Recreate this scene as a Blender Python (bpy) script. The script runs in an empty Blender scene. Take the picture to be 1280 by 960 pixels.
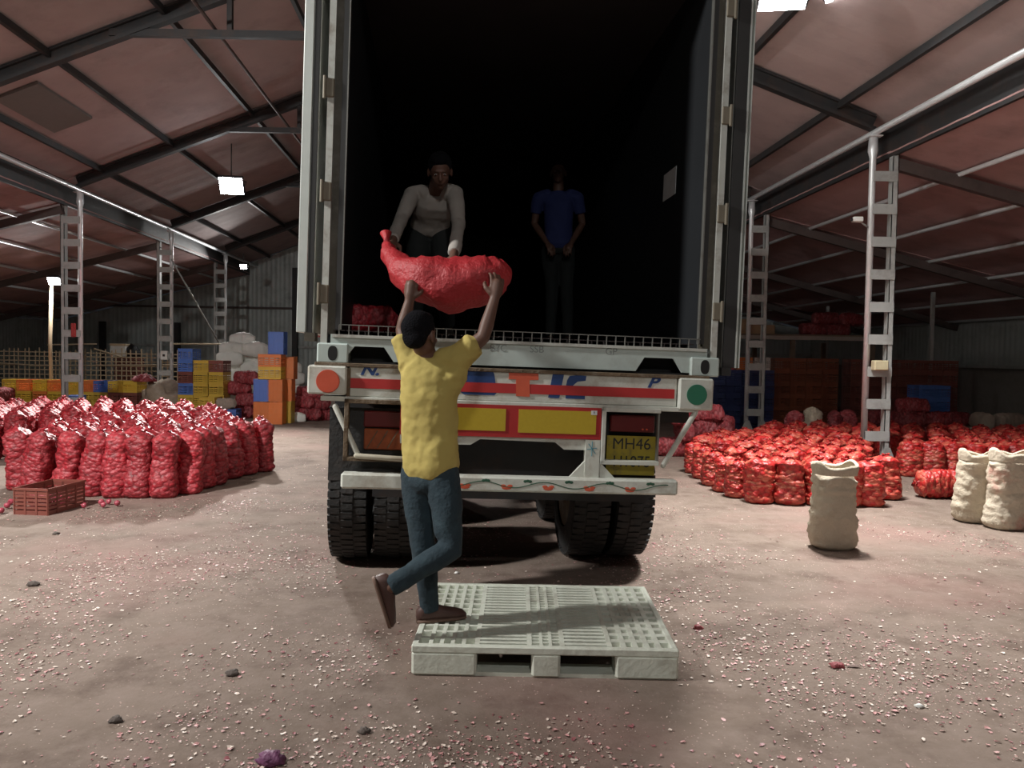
import bpy, bmesh, math, random
from mathutils import Vector, Matrix, noise
R = math.radians
random.seed(7)
scn = bpy.context.scene
COL = scn.collection

# ---------------------------------------------------------------- camera
F_PX, CAM_H, PITCH, ROLL = 961.0, 1.55, math.atan(35/961), 0.016
cam_d = bpy.data.cameras.new('camera'); cam_d.sensor_width = 36; cam_d.lens = F_PX/1280*36
cam_d.clip_end = 200
cam = bpy.data.objects.new('camera', cam_d); COL.objects.link(cam)
CAM_M = Matrix.Translation((0, 0, CAM_H)) @ Matrix.Rotation(math.pi/2-PITCH, 4, 'X') @ Matrix.Rotation(ROLL, 4, 'Z')
cam.matrix_world = CAM_M
scn.camera = cam

# ---------------------------------------------------------------- world, exposure
w = bpy.data.worlds.new('night'); scn.world = w; w.use_nodes = True
w.node_tree.nodes['Background'].inputs[0].default_value = (0.55, 0.6, 0.7, 1)
w.node_tree.nodes['Background'].inputs[1].default_value = 0.02
scn.view_settings.view_transform = 'Standard'; scn.view_settings.look = 'None'
scn.view_settings.gamma = 1; scn.view_settings.exposure = 0.0
LAMP_COLOUR = (1.0, 0.985, 0.95)
# floodlights of the shed: position, watts, aim point, size on the housing
LAMPS = [
    ((2.72, 8.0, 5.28), 440, (2.4, 6.0, 0), 'lit white floodlight hanging right of the truck near the roof, the brighter one'),
    ((3.55, 8.6, 5.65), 150, (4.3, 8.2, 0), 'second lit floodlight beside the bright one, right of the truck'),
    ((-6.04, 16.5, 5.07), 430, (-5.2, 11.0, 0.5), 'lit square floodlight under the roof between the truck and the left columns'),
    ((-11.43, 19.2, 3.23), 90, (-10.6, 16.2, 0), 'lit floodlight on top of the bamboo pole at far left'),
    ((-6.0, 2.9, 5.4), 520, (-3.6, 7.0, 0), 'floodlight high up at left, behind the camera position'),
    ((-8.75, 25.0, 4.3), 110, (-8.0, 19.5, 0), 'tiny lit lamp at the head of the rearmost left column'),
    ((0.8, -2.5, 5.9), 60, (0.2, 1.5, 0), 'floodlight under the roof behind the camera position'),
    ((2.2, 27.5, 5.9), 70, (6, 25.5, 0), 'floodlight near the end wall behind the truck'),
]

# ---------------------------------------------------------------- pixel -> place helpers (1280x960 photograph)
def ray(px, py):
    d = CAM_M.to_3x3() @ Vector(((px-640)/F_PX, -(py-480)/F_PX, -1))
    return d / d.y                                   # per metre of forward distance
def at(px, py, D):
    return Vector((0, 0, CAM_H)) + ray(px, py)*D
def ground(px, py, z=0.0):
    d = ray(px, py); return Vector((0, 0, CAM_H)) + d*((z-CAM_H)/d.z)

# ---------------------------------------------------------------- materials
MATS = {}
def mat(name, col, rough=0.6, metal=0.0, var=0.18, scale=9.0, bump=0.0, bscale=40.0, dirt=None, dscale=3.0, damt=0.5, spec=0.5, rnd=0.0, trans=0.0):
    if name in MATS: return MATS[name]
    m = bpy.data.materials.new(name); m.use_nodes = True; nt = m.node_tree; N = nt.nodes; L = nt.links
    b = N['Principled BSDF']; b.inputs['Roughness'].default_value = rough; b.inputs['Metallic'].default_value = metal
    b.inputs['Specular IOR Level'].default_value = spec
    tc = N.new('ShaderNodeTexCoord')
    nz = N.new('ShaderNodeTexNoise'); nz.inputs['Scale'].default_value = scale; nz.inputs['Detail'].default_value = 5
    L.new(tc.outputs['Object'], nz.inputs['Vector'])
    mx = N.new('ShaderNodeMix'); mx.data_type = 'RGBA'
    lo = [c*(1-var) for c in col]; hi = [min(1, c*(1+var)) for c in col]
    mx.inputs[6].default_value = (*lo, 1); mx.inputs[7].default_value = (*hi, 1)
    L.new(nz.outputs['Fac'], mx.inputs[0]); out = mx.outputs[2]
    if dirt:
        n2 = N.new('ShaderNodeTexNoise'); n2.inputs['Scale'].default_value = dscale; n2.inputs['Detail'].default_value = 8; n2.inputs['Roughness'].default_value = 0.7
        L.new(tc.outputs['Object'], n2.inputs['Vector'])
        rp = N.new('ShaderNodeMapRange'); rp.inputs[1].default_value = 0.5; rp.inputs[2].default_value = 0.68; rp.inputs[4].default_value = damt
        L.new(n2.outputs['Fac'], rp.inputs[0])
        m2 = N.new('ShaderNodeMix'); m2.data_type = 'RGBA'; m2.inputs[7].default_value = (*dirt, 1)
        L.new(rp.outputs[0], m2.inputs[0]); L.new(out, m2.inputs[6]); out = m2.outputs[2]
    if rnd:
        oi = N.new('ShaderNodeObjectInfo'); hs = N.new('ShaderNodeHueSaturation')
        mr = N.new('ShaderNodeMapRange'); mr.inputs[3].default_value = 1-rnd; mr.inputs[4].default_value = 1+rnd
        L.new(oi.outputs['Random'], mr.inputs[0]); L.new(mr.outputs[0], hs.inputs['Value']); L.new(out, hs.inputs['Color']); out = hs.outputs[0]
    L.new(out, b.inputs['Base Color'])
    if trans: b.inputs['Transmission Weight'].default_value = trans
    if bump:
        n3 = N.new('ShaderNodeTexNoise'); n3.inputs['Scale'].default_value = bscale; n3.inputs['Detail'].default_value = 4
        L.new(tc.outputs['Object'], n3.inputs['Vector'])
        bp = N.new('ShaderNodeBump'); bp.inputs['Strength'].default_value = bump; bp.inputs['Distance'].default_value = 0.02
        L.new(n3.outputs['Fac'], bp.inputs['Height']); L.new(bp.outputs[0], b.inputs['Normal'])
    MATS[name] = m; return m

def mat_emit(name, col, s):
    m = bpy.data.materials.new(name); m.use_nodes = True; b = m.node_tree.nodes['Principled BSDF']
    b.inputs['Base Color'].default_value = (*col, 1); b.inputs['Emission Color'].default_value = (*col, 1); b.inputs['Emission Strength'].default_value = s
    return m

def mat_onions(name, net, onion, gap, band, rough=0.42):
    """onions showing through a woven plastic net: cells for the onions, fine weave bump, pale stretched bands"""
    m = bpy.data.materials.new(name); m.use_nodes = True; nt = m.node_tree; N = nt.nodes; L = nt.links
    b = N['Principled BSDF']; b.inputs['Roughness'].default_value = rough; b.inputs['Specular IOR Level'].default_value = 0.55
    tc = N.new('ShaderNodeTexCoord'); mp = N.new('ShaderNodeMapping'); L.new(tc.outputs['Object'], mp.inputs[0]); mp.inputs['Scale'].default_value = (1, 1, 1.5)
    vo = N.new('ShaderNodeTexVoronoi'); vo.inputs['Scale'].default_value = 17; L.new(mp.outputs[0], vo.inputs['Vector'])
    r1 = N.new('ShaderNodeMapRange'); r1.inputs[1].default_value = 0.25; r1.inputs[2].default_value = 0.75; L.new(vo.outputs['Distance'], r1.inputs[0])
    a = N.new('ShaderNodeMix'); a.data_type = 'RGBA'; a.inputs[6].default_value = (*net, 1); a.inputs[7].default_value = (*gap, 1); L.new(r1.outputs[0], a.inputs[0])
    sp = N.new('ShaderNodeSeparateColor'); L.new(vo.outputs['Color'], sp.inputs[0])
    r2 = N.new('ShaderNodeMapRange'); r2.inputs[1].default_value = 0.45; r2.inputs[2].default_value = 1.0; r2.inputs[4].default_value = 0.75; L.new(sp.outputs[0], r2.inputs[0])
    c = N.new('ShaderNodeMix'); c.data_type = 'RGBA'; c.inputs[7].default_value = (*onion, 1); L.new(r2.outputs[0], c.inputs[0]); L.new(a.outputs[2], c.inputs[6])
    mp2 = N.new('ShaderNodeMapping'); mp2.inputs['Scale'].default_value = (5, 5, 26); L.new(tc.outputs['Object'], mp2.inputs[0])
    nz = N.new('ShaderNodeTexNoise'); nz.inputs['Scale'].default_value = 1; nz.inputs['Detail'].default_value = 3; L.new(mp2.outputs[0], nz.inputs['Vector'])
    r3 = N.new('ShaderNodeMapRange'); r3.inputs[1].default_value = 0.58; r3.inputs[2].default_value = 0.70; r3.inputs[4].default_value = 0.7; L.new(nz.outputs['Fac'], r3.inputs[0])
    d = N.new('ShaderNodeMix'); d.data_type = 'RGBA'; d.inputs[7].default_value = (*band, 1); L.new(r3.outputs[0], d.inputs[0]); L.new(c.outputs[2], d.inputs[6])
    oi = N.new('ShaderNodeObjectInfo'); hs = N.new('ShaderNodeHueSaturation'); mr = N.new('ShaderNodeMapRange'); mr.inputs[3].default_value = 0.75; mr.inputs[4].default_value = 1.15
    L.new(oi.outputs['Random'], mr.inputs[0]); L.new(mr.outputs[0], hs.inputs['Value']); L.new(d.outputs[2], hs.inputs['Color']); L.new(hs.outputs[0], b.inputs['Base Color'])
    bp = N.new('ShaderNodeBump'); bp.inputs['Strength'].default_value = 0.8; bp.inputs['Distance'].default_value = 0.02; bp.invert = True
    L.new(vo.outputs['Distance'], bp.inputs['Height'])
    n4 = N.new('ShaderNodeTexNoise'); n4.inputs['Scale'].default_value = 55; L.new(mp.outputs[0], n4.inputs['Vector'])
    b2 = N.new('ShaderNodeBump'); b2.inputs['Strength'].default_value = 0.5; b2.inputs['Distance'].default_value = 0.01
    L.new(n4.outputs['Fac'], b2.inputs['Height']); L.new(bp.outputs[0], b2.inputs['Normal']); L.new(b2.outputs[0], b.inputs['Normal'])
    return m

def mat_floor():
    m = bpy.data.materials.new('dusty_concrete'); m.use_nodes = True; nt = m.node_tree; N = nt.nodes; L = nt.links
    b = N['Principled BSDF']; b.inputs['Roughness'].default_value = 0.95; b.inputs['Specular IOR Level'].default_value = 0.2
    tc = N.new('ShaderNodeTexCoord')
    def nz(s, d=6, r=0.6):
        n = N.new('ShaderNodeTexNoise'); n.inputs['Scale'].default_value = s; n.inputs['Detail'].default_value = d; n.inputs['Roughness'].default_value = r
        L.new(tc.outputs['Object'], n.inputs['Vector']); return n.outputs['Fac']
    def rng(i, a, c, lo=0., hi=1.):
        n = N.new('ShaderNodeMapRange'); n.inputs[1].default_value = a; n.inputs[2].default_value = c; n.inputs[3].default_value = lo; n.inputs[4].default_value = hi; L.new(i, n.inputs[0]); return n.outputs[0]
    def mix(f, A, B):
        n = N.new('ShaderNodeMix'); n.data_type = 'RGBA'; L.new(f, n.inputs[0])
        for i, v in ((6, A), (7, B)):
            if isinstance(v, tuple): n.inputs[i].default_value = (*v, 1)
            else: L.new(v, n.inputs[i])
        return n.outputs[2]
    c = mix(rng(nz(0.7), 0.35, 0.65), (0.165, 0.125, 0.10), (0.235, 0.182, 0.15))
    c = mix(rng(nz(6, 8, 0.75), 0.42, 0.7, 0, 0.6), c, (0.28, 0.22, 0.19))
    c = mix(rng(nz(2.3, 7, 0.7), 0.5, 0.66, 0, 0.7), c, (0.115, 0.08, 0.065))
    c = mix(rng(nz(0.45, 3), 0.5, 0.68, 0, 0.45), c, (0.29, 0.16, 0.145))
    vo = N.new('ShaderNodeTexVoronoi'); vo.inputs['Scale'].default_value = 38; vo.inputs['Randomness'].default_value = 1; L.new(tc.outputs['Object'], vo.inputs['Vector'])
    fl = rng(vo.outputs['Distance'], 0.16, 0.10)
    mk = N.new('ShaderNodeMath'); mk.operation = 'MULTIPLY'; L.new(fl, mk.inputs[0]); L.new(rng(nz(1.3, 4), 0.42, 0.62, 0.05, 0.8), mk.inputs[1])
    c = mix(mk.outputs[0], c, mix(vo.outputs['Color'], (0.75, 0.45, 0.42), (0.7, 0.6, 0.52)))
    L.new(c, b.inputs['Base Color'])
    bp = N.new('ShaderNodeBump'); bp.inputs['Strength'].default_value = 0.35; bp.inputs['Distance'].default_value = 0.02
    L.new(nz(14, 8, 0.7), bp.inputs['Height']); L.new(bp.outputs[0], b.inputs['Normal'])
    return m

def mat_net_cloth(name, col, band): return mat(name, col, 0.85, var=0.3, scale=25, bump=0.8, bscale=90, dirt=band, dscale=5, damt=0.6, rnd=0.12)

# ---------------------------------------------------------------- mesh helpers
class MB:
    def __init__(s): s.v = []; s.f = []; s.mi = []
    def add(s, vs, fs, mi=0):
        k = len(s.v); s.v += [tuple(p) for p in vs]; s.f += [tuple(i+k for i in f) for f in fs]; s.mi += [mi]*len(fs); return s
    def box(s, lo, hi, M=None, mi=0, ch=0.0):
        x0, y0, z0 = lo; x1, y1, z1 = hi
        if ch > 0:   # chamfered box, hull of 24 points
            bm = bmesh.new()
            for X, sx in ((x0, 1), (x1, -1)):
                for Y, sy in ((y0, 1), (y1, -1)):
                    for Z, sz in ((z0, 1), (z1, -1)):
                        bm.verts.new((X+sx*ch, Y+sy*ch, Z)); bm.verts.new((X+sx*ch, Y, Z+sz*ch)); bm.verts.new((X, Y+sy*ch, Z+sz*ch))
            bmesh.ops.convex_hull(bm, input=bm.verts[:]); bmesh.ops.dissolve_limit(bm, angle_limit=0.02, verts=bm.verts[:], edges=bm.edges[:])
            bm.verts.index_update(); vs = [v.co.copy() for v in bm.verts]; fs = [[v.index for v in f.verts] for f in bm.faces]; bm.free()
        else:
            vs = [Vector(p) for p in ((x0,y0,z0),(x1,y0,z0),(x1,y1,z0),(x0,y1,z0),(x0,y0,z1),(x1,y0,z1),(x1,y1,z1),(x0,y1,z1))]
            fs = [(0,3,2,1),(4,5,6,7),(0,1,5,4),(1,2,6,5),(2,3,7,6),(3,0,4,7)]
        if M: vs = [M @ v for v in vs]
        return s.add(vs, fs, mi)
    def bar(s, p, q, wd, ht, up=(0,0,1), mi=0):     # rectangular bar from p to q
        p, q = Vector(p), Vector(q); d = (q-p); L_ = d.length; d.normalize(); u = Vector(up)
        x = d.cross(u)
        if x.length < 1e-4: x = d.cross(Vector((0,1,0)))
        x.normalize(); z = x.cross(d)
        M = Matrix((( x.x, d.x, z.x, p.x),(x.y, d.y, z.y, p.y),(x.z, d.z, z.z, p.z),(0,0,0,1)))
        return s.box((-wd/2, 0, -ht/2), (wd/2, L_, ht/2), M, mi)
    def tube(s, pts, rad, n=12, caps=True, mi=0, rounded=False):
        pts = [Vector(p) for p in pts]; rs = rad if isinstance(rad, (list, tuple)) else [rad]*len(pts)
        if rounded:
            a, b_ = pts[0], pts[1]; d0 = (a-b_).normalized(); c, e = pts[-1], pts[-2]; d1 = (c-e).normalized()
            pre = [(a+d0*rs[0]*math.sin(t), rs[0]*math.cos(t)) for t in (R(82), R(60), R(30))]
            post = [(c+d1*rs[-1]*math.sin(t), rs[-1]*math.cos(t)) for t in (R(30), R(60), R(82))]
            pts = [q[0] for q in pre]+pts+[q[0] for q in post]; rs = [q[1] for q in pre]+list(rs)+[q[1] for q in post]
        vs, fs = [], []; ref = None
        for i, p in enumerate(pts):
            d = (pts[min(i+1, len(pts)-1)]-pts[max(i-1, 0)]).normalized()
            if ref is None:
                ref = Vector((0,0,1)) if abs(d.z) < 0.9 else Vector((1,0,0))
            x = (ref - d*ref.dot(d)).normalized(); y = d.cross(x); ref = x
            for k in range(n):
                t = 2*math.pi*k/n; vs.append(p + (x*math.cos(t)+y*math.sin(t))*rs[i])
        for i in range(len(pts)-1):
            for k in range(n):
                a = i*n+k; b_ = i*n+(k+1) % n; fs.append((a, b_, b_+n, a+n))
        if caps: fs.append(tuple(reversed(range(n)))); fs.append(tuple(range((len(pts)-1)*n, len(pts)*n)))
        return s.add(vs, fs, mi)
    def loft(s, rings, n=20, mi=0, p=2.0):   # rings: (centre, rx vector, ry vector)
        vs, fs = [], []
        for c, rx, ry in rings:
            c, rx, ry = Vector(c), Vector(rx), Vector(ry)
            for k in range(n):
                t = 2*math.pi*k/n; ct, st = math.cos(t), math.sin(t)
                vs.append(c + rx*math.copysign(abs(ct)**(2/p), ct) + ry*math.copysign(abs(st)**(2/p), st))
        m = len(rings)
        for i in range(m-1):
            for k in range(n):
                a = i*n+k; b_ = i*n+(k+1) % n; fs.append((a, b_, b_+n, a+n))
        fs.append(tuple(reversed(range(n)))); fs.append(tuple(range((m-1)*n, m*n)))
        return s.add(vs, fs, mi)
    def ball(s, c, r, n=14, M=None, mi=0):
        c = Vector(c); r = Vector(r) if not isinstance(r, (int, float)) else Vector((r, r, r))
        vs = []; fs = []; h = n//2
        Mx = M or Matrix.Identity(3)
        vs.append(c + Mx @ Vector((0, 0, r.z)))
        for i in range(1, h):
            ph = math.pi*i/h
            for k in range(n):
                t = 2*math.pi*k/n
                vs.append(c + Mx @ Vector((r.x*math.sin(ph)*math.cos(t), r.y*math.sin(ph)*math.sin(t), r.z*math.cos(ph))))
        vs.append(c + Mx @ Vector((0, 0, -r.z)))
        for k in range(n): fs.append((0, 1+k, 1+(k+1) % n))
        for i in range(h-2):
            for k in range(n):
                a = 1+i*n+k; b_ = 1+i*n+(k+1) % n; fs.append((a, a+n, b_+n, b_))
        last = len(vs)-1; o = 1+(h-2)*n
        for k in range(n): fs.append((last, o+(k+1) % n, o+k))
        return s.add(vs, fs, mi)
    def prism(s, poly, y0, y1, mi=0):        # polygon in (x,z), extruded along y
        n = len(poly); vs = [(x, y0, z) for x, z in poly]+[(x, y1, z) for x, z in poly]
        fs = [tuple(range(n)), tuple(reversed(range(n, 2*n)))]+[(i, i+n, (i+1) % n+n, (i+1) % n) for i in range(n)]
        return s.add(vs, fs, mi)
    def mesh(s, name, mats, smooth=False):
        me = bpy.data.meshes.new(name); me.from_pydata(s.v, [], s.f)
        for m in (mats if isinstance(mats, (list, tuple)) else [mats]): me.materials.append(m)
        if any(s.mi): me.polygons.foreach_set('material_index', s.mi)
        bm = bmesh.new(); bm.from_mesh(me); bmesh.ops.recalc_face_normals(bm, faces=bm.faces[:]); bm.to_mesh(me); bm.free()
        if smooth: me.polygons.foreach_set('use_smooth', [True]*len(me.polygons))
        me.update(); return me
    def build(s, name, mats, parent=None, smooth=False, **k):
        return link(name, s.mesh(name, mats, smooth), parent, **k)

def link(name, data, parent=None, loc=None, rot=None, label=None, cat=None, group=None, kind=None):
    o = bpy.data.objects.new(name, data); COL.objects.link(o)
    if parent is not None: o.parent = parent
    if loc is not None: o.location = loc
    if rot is not None: o.rotation_euler = rot
    tag(o, label, cat, group, kind); return o
def tag(o, label=None, cat=None, group=None, kind=None):
    if label: o['label'] = label
    if cat: o['category'] = cat
    if group: o['group'] = group
    if kind: o['kind'] = kind
    return o
def thing(name, label, cat, loc=(0,0,0), rot=(0,0,0), group=None): return link(name, None, None, loc, rot, label, cat, group)
def copy_tree(o, parent=None):
    c = o.copy(); COL.objects.link(c)
    if parent is not None: c.parent = parent
    for ch in list(o.children): copy_tree(ch, c)
    return c
def text_mesh(body, size, name, m, depth=0.0015, shear=0.0, bold=0.0, sx=1.0):
    cu = bpy.data.curves.new('t', 'FONT'); cu.body = body; cu.size = size; cu.extrude = depth; cu.shear = shear; cu.offset = bold
    cu.align_x = 'CENTER'; cu.align_y = 'CENTER'
    t = bpy.data.objects.new('t', cu); COL.objects.link(t)
    me = bpy.data.meshes.new_from_object(t.evaluated_get(bpy.context.evaluated_depsgraph_get()))
    bpy.data.objects.remove(t); me.name = name; me.materials.clear(); me.materials.append(m)
    me.transform(Matrix.Rotation(math.pi/2, 4, 'X') @ Matrix.Diagonal((sx, 1, 1, 1))); return me

# ---------------------------------------------------------------- palette
steel_dark = mat('dark_painted_steel', (0.035, 0.035, 0.037), 0.55, 0.3, dirt=(0.09, 0.05, 0.035), damt=0.5)
steel_brown = mat('dusty_brown_steel', (0.10, 0.075, 0.07), 0.6, 0.2, dirt=(0.05, 0.04, 0.04))
galv = mat('galvanised_pipe', (0.78, 0.80, 0.82), 0.32, 0.35, var=0.12, scale=14)
grey_paint = mat('grey_painted_steel', (0.42, 0.43, 0.42), 0.5, 0.1, dirt=(0.22, 0.2, 0.19), damt=0.6)
roof_m = mat('dusty_purple_brown_roof_sheet', (0.40, 0.30, 0.29), 0.8, var=0.22, scale=1.4, dirt=(0.16, 0.12, 0.12), dscale=1.0, damt=0.35, bump=0.3, bscale=3)
roof_side_m = mat('dusty_red_brown_roof_sheet', (0.42, 0.25, 0.24), 0.8, var=0.22, scale=1.4, dirt=(0.17, 0.11, 0.11), dscale=1.0, damt=0.5, bump=0.3, bscale=3)
skylight_m = mat('grimy_skylight_sheet', (0.16, 0.14, 0.13), 0.5, var=0.1)
wall_m = mat('grey_blue_wall_sheet', (0.42, 0.46, 0.45), 0.55, 0.2, var=0.2, scale=2, dirt=(0.12, 0.12, 0.11), dscale=1.2, rnd=0.1)
plinth_m = mat('grey_plinth_render', (0.24, 0.22, 0.20), 0.9, bump=0.4)
floor_m = mat_floor()
# ================================================================ THE SHED
SH = 0.0676                                          # the shed's long axis runs slightly to the left of the view
def S(u, v, z): return Vector((u-SH*v, v, z))
UL, UR, UMID = -7.7, 5.75, -0.975
Z_COL, Z_EAVE, Z_RIDGE = 4.75, 4.98, 7.55
V0, V1 = -6.0, 29.0
FRAMES = [1.5, 6.2, 10.9, 15.5, 20.5, 25.2]
UOL, UOR, Z_SIDE_TOP, Z_SIDE_LOW = -15.2, 13.2, 4.45, 2.6
def roof_z(u):
    if u < UL-0.3: t = (UL-0.3-u)/(UL-0.3-UOL); return Z_SIDE_TOP+(Z_SIDE_LOW-Z_SIDE_TOP)*t
    if u > UR+0.3: t = (u-UR-0.3)/(UOR-UR-0.3); return Z_SIDE_TOP+(Z_SIDE_LOW-Z_SIDE_TOP)*t
    h = (UR-UL)/2+0.3; return Z_RIDGE-(Z_RIDGE-Z_EAVE+0.1)*abs(u-UMID)/h

b = MB(); b.box((-24, -8, -0.12), (22, 34, 0))
link('floor', b.mesh('floor', floor_m), kind='structure')

ceiling = link('ceiling', None, kind='structure')
def roof_slab(u0, u1, v0, v1, m, name='roof_sheet', lift=0.0, z0=None, z1=None):
    z0 = roof_z(u0) if z0 is None else z0; z1 = roof_z(u1) if z1 is None else z1
    nn = max(2, int(abs(v1-v0)/0.25)); q = MB(); vs = []; fs = []
    for i in range(nn+1):
        v = v0+(v1-v0)*i/nn; dz = lift + (0.005 if i % 2 else 0)
        for e in (0, 0.02):
            vs += [S(u0, v, z0+dz+e), S(u1, v, z1+dz+e)]
    for i in range(nn):
        a = 4*i; fs += [(a, a+1, a+5, a+4), (a+2, a+6, a+7, a+3), (a, a+4, a+6, a+2), (a+1, a+3, a+7, a+5)]
    fs += [(0, 2, 3, 1), (4*nn, 4*nn+1, 4*nn+3, 4*nn+2)]
    q.add(vs, fs); return q.build(name, m, ceiling)
bays = [V0]+FRAMES+[V1]
for i in range(len(bays)-1):
    va, vb = bays[i], bays[i+1]+0.08
    for (ua, ub, mm) in ((UL-0.45, UL+3.4, roof_m), (UL+3.25, UMID, roof_m), (UMID, UR-3.25, roof_m), (UR-3.4, UR+0.45, roof_m)):
        roof_slab(ua, ub, va, vb, mm, lift=0.03+0.03*(ua > UL+3 and ub < UR-3)+0.012*(i % 2),
                  z0=Z_RIDGE-(Z_RIDGE-Z_EAVE)*abs(ua-UMID)/6.725, z1=Z_RIDGE-(Z_RIDGE-Z_EAVE)*abs(ub-UMID)/6.725)
    for (ua, ub) in ((UOL-0.2, UL-0.25), (UR+0.25, UOR+0.2)):
        roof_slab(ua, ub, va, vb, roof_side_m, lift=0.03+0.012*(i % 2), z0=roof_z(min(max(ua, UOL), UOR)) if ua < 0 else Z_SIDE_TOP, z1=Z_SIDE_TOP if ua < 0 else Z_SIDE_LOW)
def nave_z(u): return Z_RIDGE-(Z_RIDGE-Z_EAVE)*abs(u-UMID)/6.725
# grimy skylight in the left slope
q = MB(); u0, u1, v0, v1 = -7.0, -6.35, 11.6, 13.3
q.add([S(u0, v0, nave_z(u0)-0.01), S(u1, v0, nave_z(u1)-0.01), S(u1, v1, nave_z(u1)-0.01), S(u0, v1, nave_z(u0)-0.01),
       S(u0, v0, nave_z(u0)+0.03), S(u1, v0, nave_z(u1)+0.03), S(u1, v1, nave_z(u1)+0.03), S(u0, v1, nave_z(u0)+0.03)],
      [(0,3,2,1),(4,5,6,7),(0,1,5,4),(1,2,6,5),(2,3,7,6),(3,0,4,7)])
q.build('skylight_panel', skylight_m, ceiling, label='dark translucent roof panel')
# gutter aprons between the high and the low roofs
for u in (UL-0.28, UR+0.28):
    q = MB(); q.bar(S(u, V0, 4.76), S(u, V1, 4.76), 0.05, 0.66); q.box((0,0,0), (0.001,0.001,0.001))
    q = MB(); q.bar(S(u, V0, 4.76), S(u, V1, 4.76), 0.05, 0.66); q.build('gutter_apron', steel_dark, ceiling, label='deep dark gutter board along the columns')

# roof frames: rafters, collar tie, king strut ; purlins
for k, v in enumerate(FRAMES):
    fr = link('trim_%d' % (k+1), None, kind='structure')
    for (ua, za, ub, zb) in ((UL, 4.80, UMID, Z_RIDGE-0.2), (UR, 4.80, UMID, Z_RIDGE-0.2)):
        q = MB(); q.bar(S(ua, v, za), S(ub, v, zb), 0.12, 0.05); d = 0.09
        q.bar(S(ua, v, za+d), S(ub, v, zb+d), 0.02, 0.2); q.bar(S(ua, v, za+2*d), S(ub, v, zb+2*d), 0.12, 0.03)
        q.build('rafter', steel_dark, fr)
    q = MB(); q.bar(S(UL+2.75, v, 5.97), S(UR-2.75, v, 5.97), 0.08, 0.10); q.build('collar_tie', steel_dark, fr)
    for u in (UMID-2.3, UMID, UMID+2.3):
        q = MB(); q.bar(S(u, v, 5.97), S(u, v, nave_z(u)-0.12), 0.07, 0.07, up=(0,1,0)); q.build('strut', steel_dark, fr)
    for (ua, ub) in ((UL-0.3, UOL), (UR+0.3, UOR)):
        q = MB(); q.bar(S(ua, v, Z_SIDE_TOP-0.12), S(ub, v, Z_SIDE_LOW-0.12), 0.1, 0.16); q.build('side_rafter', steel_brown, fr)
PUR = link('trim_7', None, kind='structure')
for wv in (0.5, 1.9, 3.5, 5.1, 6.4):
    for u in (UL+wv, UR-wv):
        q = MB(); q.bar(S(u, V0, nave_z(u)-0.045), S(u, V1, nave_z(u)-0.045), 0.06, 0.10); q.build('purlin', steel_dark, PUR)
for wv in (0.9, 2.1, 3.3, 4.5, 5.7, 6.9):
    for u in (UL-0.3-wv, UR+0.3+wv):
        q = MB()
        q.tube([S(u, V0, roof_z(u)-0.03), S(u, V1, roof_z(u)-0.03)], 0.035, 8); q.build('pipe_purlin', galv if random.random() < 0.75 else steel_brown, PUR, smooth=True, label='galvanised pipe purlin')
q = MB(); q.tube([S(UL+4.2, V0, 6.06), S(UL+4.2, V1, 6.06)], 0.025, 8); q.build('conduit', steel_brown, PUR, smooth=True)

# columns: a round galvanised pipe and a channel leg joined by batten plates
def column(u, v, label, near):
    p = S(u, v, 0); c = thing('lattice_column', label, 'column', p, group=None)
    sgn = 1 if u > 0 else -1
    q = MB(); q.tube([(0, 0, 0.1), (0, 0, 4.4), (0, 0, 4.5), (0, 0, Z_COL-0.05)], [0.045, 0.045, 0.07, 0.06], 14); q.build('pipe_leg', galv, c, smooth=True)
    # the channel leg stands 0.3 m beside the pipe
    a = 0.30 if u > 0 else -0.33
    q = MB(); q.box((a-0.04, -0.06, 0.1), (a+0.04, -0.05, 4.6)); q.box((a-0.04, -0.06, 0.1), (a-0.03, 0.06, 4.6)); q.box((a+0.03, -0.06, 0.1), (a+0.04, 0.06, 4.6))
    q.build('channel_leg', grey_paint, c)
    z = 0.5
    while z < 4.5:
        q = MB(); x0, x1 = sorted((0.0, a)); q.box((x0-0.01, -0.075, z-0.07), (x1+0.03, -0.062, z+0.07)); q.build('batten_plate', grey_paint, c); z += 0.455
    q = MB(); q.box((-0.45 if a < 0 else -0.15, -0.2, 0), (0.15 if a < 0 else 0.45, 0.2, 0.12), ch=0.02); q.build('concrete_base', plinth_m, c)
    for x in (0, a):
        q = MB(); q.prism([(x-0.13, 0.12), (x+0.13, 0.12), (x+0.04, 0.34), (x-0.04, 0.34)], -0.085, -0.077); q.build('gusset', grey_paint, c)
    q = MB(); q.box((-0.09, -0.1, Z_COL-0.06), (0.09, 0.1, Z_COL-0.045)); q.build('cap_plate', galv, c)
    return c
column(UR, 6.2, 'grey lattice column outside the frame at right', 1)
cr1 = column(UR, 10.9, 'nearest grey lattice column, right of the truck, with a cream box on it', 1)
column(UR, 15.4, 'grey lattice column just right of the truck with a visible concrete foot', 1)
cl1 = column(UL, 15.6, 'grey lattice column at far left with a bright pipe leg', 1)
cl2 = column(UL, 20.5, 'second grey lattice column from the left with a white switch box', 1)
column(UL, 25.2, 'distant grey lattice column beside the heap of white sacks', 1)
# top pipes along the columns
for nm, u, la in (('left', UL, 'bright galvanised pipe running along the tops of the left columns'), ('right', UR, 'bright galvanised pipe running along the tops of the right columns')):
    q = MB(); q.tube([S(u, V0, Z_COL), S(u, V1, Z_COL)], 0.045, 12); q.build('overhead_pipe', galv, None, smooth=True, label=la, cat='pipe')
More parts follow.
